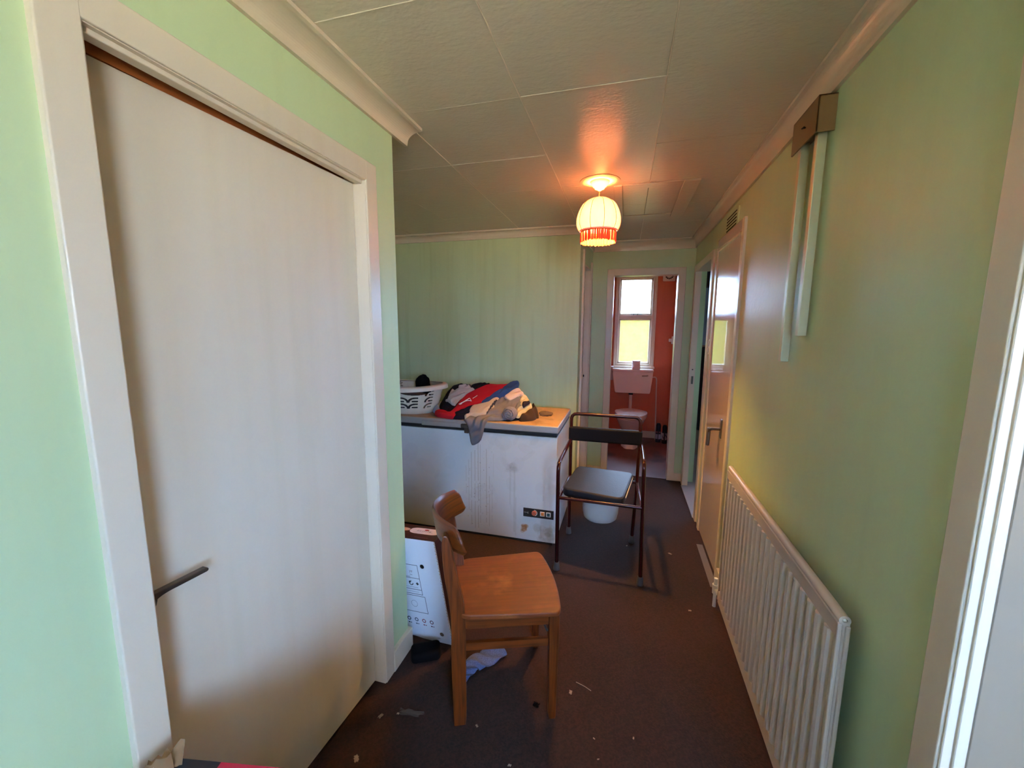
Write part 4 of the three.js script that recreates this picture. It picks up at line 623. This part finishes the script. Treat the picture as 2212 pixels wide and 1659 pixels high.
// ---------- potato carton leaning behind the chair ----------
const carton = thing('potato_carton', 'white and dark brown printed food carton leaning behind the wooden chair', 'carton', [-0.699, 0.012, -1.552], 0.0);
{
  const W = 0.42, Hh = 0.54, Dp = 0.1;   // local: lower right front corner at the origin, x to the left is negative
  const inner = new THREE.Group(); inner.name = 'carton_body'; carton.add(inner); inner.rotation.set(0.13, -0.09, 0.085, 'YXZ');
  const faceT = canvasTex(672, 832, (c, w, h) => {
    c.fillStyle = '#dcdee6'; c.fillRect(0, 0, w, h); const X = (m) => (m + W) / W * w, Y = (m) => (1 - m / Hh) * h;
    c.strokeStyle = '#2c3440'; c.lineWidth = 3.4; c.strokeRect(X(-0.36), Y(0.405), X(-0.115) - X(-0.36), Y(0.25) - Y(0.405)); c.beginPath(); c.moveTo(X(-0.36), Y(0.335)); c.lineTo(X(-0.115), Y(0.335)); c.moveTo(X(-0.36), Y(0.275)); c.lineTo(X(-0.115), Y(0.275)); c.stroke();
    c.strokeRect(X(-0.36), Y(0.24), X(-0.105) - X(-0.36), Y(0.15) - Y(0.24));
    c.fillStyle = '#7c4a50'; c.font = 'italic 26px serif'; c.fillText('yz', X(-0.165), Y(0.365)); c.fillStyle = '#555c68'; c.font = '15px sans-serif'; c.fillText('ries', X(-0.165), Y(0.35)); c.fillText('potatoes', X(-0.2), Y(0.339));
    c.strokeStyle = '#141822'; c.lineWidth = 6; c.beginPath(); c.arc(X(-0.165), Y(0.307), 15, 0, 5); c.stroke(); c.fillStyle = '#141822'; c.beginPath(); c.arc(X(-0.172), Y(0.312), 8, 0, 7); c.fill(); c.save(); c.translate(X(-0.132), Y(0.307)); c.rotate(0.78); c.fillRect(-9, -9, 18, 18); c.restore();
    c.fillStyle = '#8a90a0'; for (let i = 0; i < 3; i++) c.fillRect(X(-0.2), Y(0.287 - i * 0.012), 110, 3); c.strokeStyle = '#5a6270'; c.lineWidth = 2; c.beginPath(); c.arc(X(-0.17), Y(0.195), 26, 0, 7); c.stroke();
    for (let i = 0; i < 6; i++) { c.strokeStyle = ['#20242c', '#20242c', '#20242c', '#3a4658', '#8c3a40', '#5a3038'][i]; c.lineWidth = 6; c.beginPath(); c.arc(X(-0.3 + i * 0.041), Y(0.105), 13, 0, 7); c.stroke(); c.fillStyle = c.strokeStyle; c.fillRect(X(-0.3 + i * 0.041) - 12, Y(0.085), 14, 9); c.fillRect(X(-0.3 + i * 0.041) + 7, Y(0.085) + 1, 9, 7); }
    c.fillStyle = '#6a707c'; c.fillRect(X(-0.075), Y(0.025), 20, 3);
    c.fillStyle = '#b09a88'; for (let y = 0; y < h; y += 13) c.fillRect(w - 5 - (y % 26 ? 3 : 0), y, 8, 8);
  });
  const plank = (c, w, h, r) => { c.fillStyle = '#2c1013'; c.fillRect(0, 0, w, h); for (let i = 0; i < 90; i++) { c.strokeStyle = `rgba(${i % 3 ? '92,40,42' : '12,4,6'},${0.2 + 0.3 * r()})`; c.lineWidth = 1 + 3 * r(); const y = r() * h; c.beginPath(); c.moveTo(0, y); c.bezierCurveTo(w * 0.3, y + 12 * (r() - 0.5), w * 0.6, y + 14 * (r() - 0.5), w, y + 10 * (r() - 0.5)); c.stroke(); } };
  const topT = canvasTex(640, 384, (c, w, h) => {
    plank(c, w, h, rnd(31));
    const blob = (x, y, rx, ry, a, col, ring) => { c.fillStyle = col; c.beginPath(); c.ellipse(x, y, rx, ry, a, 0, 7); c.fill(); if (ring) { c.strokeStyle = ring; c.lineWidth = 7; c.stroke(); } };
    blob(270, 95, 60, 22, -0.5, '#a98f7c'); blob(240, 70, 40, 16, -0.8, '#c0a894'); blob(320, 150, 72, 48, -0.15, '#c6a8a0', '#b48a78'); blob(220, 165, 24, 14, 0.3, '#5a5152'); blob(150, 160, 40, 26, 0.1, '#a8531e', '#d08848');
    blob(285, 275, 90, 32, -0.42, '#c4a690', '#b08a60'); c.fillStyle = '#d8ccd6'; c.beginPath(); c.roundRect(395, 70, 235, 160, 60); c.fill(); c.fillStyle = '#9c1420'; c.beginPath(); c.arc(520, 115, 18, 0, 7); c.fill();
    c.fillStyle = '#3c3446'; c.font = 'italic 44px serif'; c.fillText('lamb', 445, 165); c.fillText('L', 545, 172); c.fillStyle = '#9c94a4'; c.fillRect(425, 190, 160, 5); c.fillStyle = '#8c6a6a'; c.font = 'italic 26px serif'; c.fillText('potatoes', 470, 330);
  });
  const sideT = canvasTex(320, 832, (c, w, h) => { plank(c, w, h, rnd(37)); for (const [y, col] of [[150, '#c8b8b0'], [270, '#d8d0cc'], [410, '#cdb3a8'], [470, '#b8643c'], [620, '#bca89c']]) { c.fillStyle = col; c.beginPath(); c.ellipse(90, y, 70, 40, 0.6, 0, 7); c.fill(); } });
  const fit = (g, ax, ay, sx, sy, ox, oy) => { const p = g.attributes.position, u = g.attributes.uv; for (let i = 0; i < p.count; i++) u.setXY(i, (p.getComponent(i, ax) - ox) / sx, (p.getComponent(i, ay) - oy) / sy); return g; };
  const kraft = std(C(0.28, 0.18, 0.1), 0.9);
  part(inner, 'front_face', fit(bx(-W, 0, 0, Hh, -0.004, 0, 0.001), 0, 1, W, Hh, -W, 0), std(0xffffff, 0.7, { map: faceT }), 'white printed face with two round holes');
  part(inner, 'side_face', fit(bx(-0.004, 0.001, 0, Hh, -Dp, -0.003, 0.001), 2, 1, Dp, Hh, -Dp, 0), std(0xffffff, 0.6, { map: sideT }));
  part(inner, 'top_face', fit(bx(-W, 0, Hh - 0.003, Hh + 0.0015, -Dp, -0.001, 0.001), 0, 2, W, -Dp, -W, 0), std(0xffffff, 0.55, { map: topT }), 'dark brown top with food pictures');
  part(inner, 'shell', bx(-W + 0.002, -0.003, 0.001, Hh - 0.002, -Dp, -0.003), kraft);
  const hole = (x, y) => { const g = new THREE.CircleGeometry(0.0105, 16); g.translate(x, y, 0.0012); return g; };
  part(inner, 'hand_hole', hole(-0.087, 0.405), M.black); part(inner, 'hand_hole', hole(-0.05, 0.05), std(C(0.12, 0.07, 0.04), 0.9));
}
whole('black_bag', (() => { const g = new RoundedBoxGeometry(0.13, 0.05, 0.085, 5, 0.02); g.rotateY(0.5); g.translate(-0.795, 0.026, -1.472); const p = g.attributes.position; for (let i = 0; i < p.count; i++) { p.setY(i, Math.max(0.002, p.getY(i))); } g.computeVertexNormals(); return g; })(), M.blackMatt, 'black bag on the carpet in front of the leaning food carton', 'bag');

// ---------- nearest carton, lower left ----------
const near = thing('printed_carton', 'white carton with black and red top edge and a torn corner, nearest the camera', 'carton', [-0.835, 0, -0.5], 0.19);
{
  const w = 0.5, h = 0.6, d = 0.34;
  part(near, 'box', [bx(0, w, 0, h, 0, d, 0.003)], std(C(0.7, 0.71, 0.74), 0.7));
  part(near, 'black_border', bx(0.0, 0.1, h - 0.006, h + 0.0012, -0.0006, 0.022, 0.0008), std(C(0.008, 0.009, 0.014), 0.5)); part(near, 'red_border', bx(0.1, 0.27, h - 0.006, h + 0.0012, -0.0006, 0.022, 0.0008), std(C(0.5, 0.012, 0.05), 0.5)); part(near, 'black_border', bx(0.27, w, h - 0.006, h + 0.0012, -0.0006, 0.022, 0.0008), std(C(0.008, 0.009, 0.014), 0.5));
  const kraft = std(C(0.24, 0.15, 0.08), 0.95), r = rnd(91);
  for (let k = 0; k < 4; k++) { const g = new THREE.PlaneGeometry(0.06, 0.05, 8, 6), p = g.attributes.position; for (let i = 0; i < p.count; i++) { p.setZ(i, 0.008 * Math.sin(p.getX(i) * 60 + k) + 0.006 * (r() - 0.5)); p.setY(i, p.getY(i) * (0.6 + 0.6 * r())); } g.computeVertexNormals(); g.rotateX(-1.2 + 0.2 * k); g.rotateY(0.6 + 0.3 * k); g.translate(-0.008 + 0.007 * k, h + 0.002 + 0.003 * k, 0.012 + 0.03 * k); const m = part(near, 'torn_flap', g, k === 2 ? std(C(0.5, 0.42, 0.34), 0.9) : kraft); m.material.side = THREE.DoubleSide; }
}

// ---------- toilet ----------
const ceramic = new THREE.MeshPhysicalMaterial({ color: C(0.8, 0.7, 0.64), roughness: 0.12, clearcoat: 0.6, clearcoatRoughness: 0.05 });
const wc = thing('toilet', 'pale pink toilet with closed lid and wall-hung cistern under the window', 'toilet', [0.108, 0, -5.15]);
{
  const egg = (k) => { const s = new THREE.Shape(), n = 48; for (let i = 0; i <= n; i++) { const a = i / n * Math.PI * 2, x = 0.188 * k * Math.cos(a), z = Math.sin(a) > 0 ? 0.29 * k * Math.sin(a) : 0.2 * k * Math.sin(a); const sq = Math.sin(a) < -0.5 ? 0.9 : 1; i ? s.lineTo(x * sq, -z) : s.moveTo(x * sq, -z); } return s; };
  const rings = [[0.0, 0.1, 0.16, 0.02], [0.05, 0.092, 0.14, 0.01], [0.14, 0.085, 0.12, 0.0], [0.22, 0.11, 0.15, 0.02], [0.3, 0.15, 0.2, 0.03], [0.37, 0.178, 0.245, 0.04], [0.392, 0.184, 0.25, 0.04], [0.395, 0.12, 0.18, 0.04]];
  const pos = [], idx = [], n = 48; for (const [y, rx, rz, dz] of rings) for (let i = 0; i <= n; i++) { const a = i / n * Math.PI * 2; const lobe = y < 0.15 ? 1 + 0.05 * Math.cos(a * 6) : 1; pos.push(rx * lobe * Math.cos(a), y, dz + rz * lobe * Math.sin(a)); } for (let j = 0; j + 1 < rings.length; j++) for (let i = 0; i < n; i++) { const a = j * (n + 1) + i, b = a + n + 1; idx.push(a, b, a + 1, a + 1, b, b + 1); }
  const bg = new THREE.BufferGeometry(); bg.setAttribute('position', new THREE.Float32BufferAttribute(pos, 3)); bg.setIndex(idx); bg.computeVertexNormals(); part(wc, 'bowl', bg, ceramic);
  const slab = (k, d, y) => { const g = new THREE.ExtrudeGeometry(egg(k), { depth: d, bevelEnabled: true, bevelSize: 0.006, bevelThickness: 0.006, bevelSegments: 3 }); g.rotateX(-Math.PI / 2); g.translate(0, y, 0.03); return g; };
  part(wc, 'seat', slab(0.99, 0.012, 0.4), ceramic); part(wc, 'lid', slab(1.0, 0.014, 0.42), ceramic);
  part(wc, 'hinge', bx(-0.1, 0.1, 0.395, 0.425, -0.2, -0.16, 0.006), ceramic);
  const cs = new THREE.Shape(); cs.moveTo(-0.195, 0); cs.lineTo(0.218, 0); cs.quadraticCurveTo(0.228, 0.004, 0.232, 0.03); cs.lineTo(0.255, 0.27); cs.lineTo(0.255, 0.29); cs.lineTo(-0.242, 0.29); cs.lineTo(-0.242, 0.24); cs.lineTo(-0.212, 0.03); cs.quadraticCurveTo(-0.208, 0.004, -0.195, 0);
  const cg = new THREE.ExtrudeGeometry(cs, { depth: 0.15, bevelEnabled: true, bevelSize: 0.01, bevelThickness: 0.012, bevelOffset: -0.008, bevelSegments: 3 }); cg.translate(0, 0.618, -0.437); const cis = part(wc, 'cistern', cg, ceramic);
  part(cis, 'cistern_lid', bx(-0.25, 0.262, 0.898, 0.93, -0.44, -0.262, 0.012, 3), ceramic);
  part(cis, 'flush_lever', [tube([[0.19, 0.855, -0.272], [0.19, 0.855, -0.255], [0.12, 0.85, -0.252]], 0.007, 0.01, 8)], M.chrome);
  part(wc, 'flush_pipe', [cyl(0.021, 0.021, 0.2, [-0.005, 0.41, -0.36], 16), tube([[-0.005, 0.43, -0.36], [-0.005, 0.36, -0.36], [-0.005, 0.34, -0.2]], 0.021, 0.04, 12)], ceramic); part(wc, 'coupling', cyl(0.028, 0.028, 0.03, [-0.005, 0.588, -0.36], 16), M.black);
}
whole('water_pipe', tube([[0.352, 0.83, -5.45], [0.4, 0.83, -5.5], [0.412, 0.8, -5.5], [0.436, 0.0, -5.5]], 0.0085, 0.03, 10), std(C(0.62, 0.45, 0.36), 0.4), 'thin white pipe running from the cistern down to the toilet floor', 'pipe');
const roll = thing('toilet_roll', 'toilet roll with its loose sheet hanging over the cistern front', 'toilet roll', [0.152, 0.93, -5.475]);
{ const pm = std(C(0.78, 0.66, 0.66), 0.9); pm.side = THREE.DoubleSide; part(roll, 'roll', lathe([[0.02, 0], [0.05, 0], [0.05, 0.105], [0.02, 0.105], [0.02, 0]], 28), pm); const s = new THREE.Shape(); s.moveTo(-0.045, 0.02); s.lineTo(0.045, 0.085); s.lineTo(0.05, 0); s.lineTo(0.055, -0.06); s.lineTo(-0.02, -0.085); s.closePath(); const g = new THREE.ExtrudeGeometry(s, { depth: 0.001, bevelEnabled: false }); g.translate(0, 0, 0.056); part(roll, 'sheet', g, pm); }
const fan = thing('extractor_fan', 'square white extractor fan with a round grille above right of the toilet window', 'fan', [0.503, 2.112, -5.6]);
{ part(fan, 'housing', bx(-0.073, 0.073, -0.075, 0.075, 0, 0.03, 0.012, 3), M.plastic); for (let i = 0; i < 14; i++) { const a = i / 14 * Math.PI * 2; const g = new THREE.RingGeometry(0.034, 0.052, 6, 1, a, 0.34); g.translate(0, 0, 0.0305); part(fan, 'vent_slot', g, M.black); } part(fan, 'cap', new THREE.CylinderGeometry(0.032, 0.034, 0.012, 28).rotateX(Math.PI / 2).translate(0, 0, 0.034), M.plastic); }
const hk = thing('wall_hook', 'small white bracket on the right wall of the toilet', 'bracket', [0.6, 1.3, -5.53]); part(hk, 'plate', bx(-0.03, 0, -0.045, 0.05, -0.04, 0.04, 0.006), M.plastic); part(hk, 'peg', bx(-0.065, -0.025, -0.018, 0.022, -0.02, 0.02, 0.006), M.plastic);
const hd = thing('paper_holder', 'grey metal paper holder left of the cistern', 'holder', [-0.165, 0.86, -5.55]); part(hd, 'case', bx(-0.02, 0.03, -0.09, 0.08, -0.045, 0.06, 0.006), std(C(0.4, 0.36, 0.34), 0.4)); part(hd, 'cover', bx(-0.022, 0.034, 0.078, 0.092, -0.048, 0.066, 0.004), M.plastic);
function can(name, label, x, z, h, s) {
  const t = thing(name, label, 'spray can', [x, 0.002, z], 0);
  const lab = canvasTex(256, 128, (c, w, hh) => { c.fillStyle = '#0c0e26'; c.fillRect(0, 0, w, hh); c.fillStyle = '#b8a4b8'; if (s) { for (let i = 0; i < 4; i++) { c.fillRect(i * 64 + 6, 10, 40, 100); } c.strokeStyle = '#1a2060'; c.lineWidth = 12; for (let i = 0; i < 4; i++) { c.beginPath(); c.moveTo(i * 64, 20); c.lineTo(i * 64 + 50, 90); c.stroke(); } } else { for (let i = 0; i < 4; i++) c.fillRect(i * 64 + 4, 46, 52, 70); c.fillStyle = '#94606c'; for (let i = 0; i < 4; i++) c.fillRect(i * 64 + 8, 8, 44, 22); } });
  part(t, 'body', lathe([[0, 0], [0.03, 0], [0.032, 0.004], [0.032, h * 0.14], [0.032, h * 0.62], [0.029, h * 0.66], [0, h * 0.66]], 24), std(C(0.006, 0.008, 0.03), 0.35)); const lb = new THREE.CylinderGeometry(0.0326, 0.0326, h * 0.48, 28, 1, true); lb.translate(0, h * 0.38, 0); part(t, 'label', lb, std(0xffffff, 0.4, { map: lab }));
  part(t, 'cap', lathe([[0, h * 0.655], [0.03, h * 0.655], [0.029, h * 0.9], [0.02, h], [0, h]], 24), std(C(0.004, 0.006, 0.03), 0.4));
}
can('spray_can', 'dark blue spray can with a plain label beside the pipe, the left of the two', 0.462, -5.41, 0.245, 0); can('spray_can', 'dark blue spray can with a patterned label, the right of the two', 0.535, -5.37, 0.235, 1);

// ---------- sock and litter on the carpet ----------
const wool = new THREE.MeshPhysicalMaterial({ color: 0xffffff, roughness: 1, side: THREE.DoubleSide, map: tex(256, 128, (u, v) => { const n = fbm(u, v, 40, 110, 481, 2), k = n > 0.5 ? 1 : 0.72 + 0.25 * n; return [cl(82 * k), cl(98 * k), cl(142 * k)]; }, [14, 10]) });
{
  const P = [[-0.6, -1.36], [-0.592, -1.42], [-0.575, -1.478], [-0.53, -1.522], [-0.49, -1.595]], c = new THREE.CatmullRomCurve3(P.map(([x, z]) => new THREE.Vector3(x, 0.014, z))), n = 50, k = 20, pos = [], uv = [], idx = [];
  for (let i = 0; i <= n; i++) { const t = i / n, p = c.getPoint(t), d = c.getTangent(t), w = 0.036 + 0.012 * t - 0.02 * Math.pow(1 - t, 3); for (let j = 0; j <= k; j++) { const a = j / k * Math.PI * 2, x = Math.cos(a) * w, y = Math.sin(a) * (0.012 + 0.004 * Math.sin(t * 14)); pos.push(p.x - d.z * x, Math.max(0.003, p.y + y + 0.004 * Math.sin(t * 30 + j)), p.z + d.x * x); uv.push(t * 0.3, j / k * 0.2); } }
  for (let i = 0; i < n; i++) for (let j = 0; j < k; j++) { const a = i * (k + 1) + j, b = a + k + 1; idx.push(a, a + 1, b, a + 1, b + 1, b); }
  const g = new THREE.BufferGeometry(); g.setAttribute('position', new THREE.Float32BufferAttribute(pos, 3)); g.setAttribute('uv', new THREE.Float32BufferAttribute(uv, 2)); g.setIndex(idx); g.computeVertexNormals(); whole('sock', g, wool, 'blue-grey knitted sock on the carpet behind the wooden chair leg', 'sock');
}
function scrap(name, x, z, w, d, m, label, category, group, s, h = 0.004) { const r = rnd(s), g = new THREE.PlaneGeometry(w, d, 8, 6); g.rotateX(-Math.PI / 2); const p = g.attributes.position; for (let i = 0; i < p.count; i++) { p.setXYZ(i, p.getX(i) * (0.65 + 0.6 * r()), 0.0025 + h * r(), p.getZ(i) * (0.65 + 0.6 * r())); } g.computeVertexNormals(); g.rotateY(s); g.translate(x, 0, z); m.side = THREE.DoubleSide; return whole(name, g, m, label, category, group); }
scrap('black_scrap', -0.272, -1.37, 0.022, 0.018, M.blackMatt, 'small black scrap on the carpet by the chair front leg', 'scrap', null, 3, 0.01);
scrap('grey_fluff', -0.722, -1.21, 0.026, 0.085, std(C(0.06, 0.05, 0.045), 1), 'grey tuft of fluff on the carpet near the left door', 'fluff', null, 8, 0.006);
const crumbM = std(C(0.3, 0.23, 0.17), 0.9); let cs = 11;
for (const [x, z, w, l] of [[-0.15, -1.465, 0.018, 'pale flake beside the splinter, right of the wooden chair'], [-0.046, -1.301, 0.008, 'tiny white crumb in the middle of the carpet, upper of two in a line'], [-0.027, -1.233, 0.008, 'tiny white crumb at the bottom edge of the picture, lower of two in a line'], [0.09, -1.341, 0.01, 'faint crumb on the open carpet left of the radiator foot'], [0.341, -2.659, 0.022, 'white chip on the carpet right of the commode chair'], [0.385, -2.114, 0.016, 'pale chip on the carpet beside the radiator pipe'], [0.071, -2.681, 0.014, 'white chip at the rear right foot of the commode chair'], [-0.465, -1.231, 0.012, 'pale crumb just right of the nearest wooden chair leg'], [-0.77, -1.196, 0.012, 'small pale curl between the left door and the grey fluff'], [-0.827, -1.17, 0.02, 'tan flake on the carpet at the foot of the left doorframe'], [-0.82, -1.013, 0.025, 'grey flake on the carpet beside the bottom of the left door'], [-0.313, -1.133, 0.012, 'pale flake at the bottom edge below the wooden chair seat']]) scrap('crumb', x, z, w, w * 0.6, crumbM, l, 'crumb', 'pale crumbs scattered over the hallway carpet', cs++, 0.003);
whole('splinter', tube([[-0.135, 0.003, -1.52], [-0.1, 0.004, -1.508], [-0.072, 0.003, -1.495]], 0.0014, 0.01, 5), crumbM, 'thin pale splinter lying on the carpet right of the wooden chair', 'splinter');

renderer.render(scene, camera);
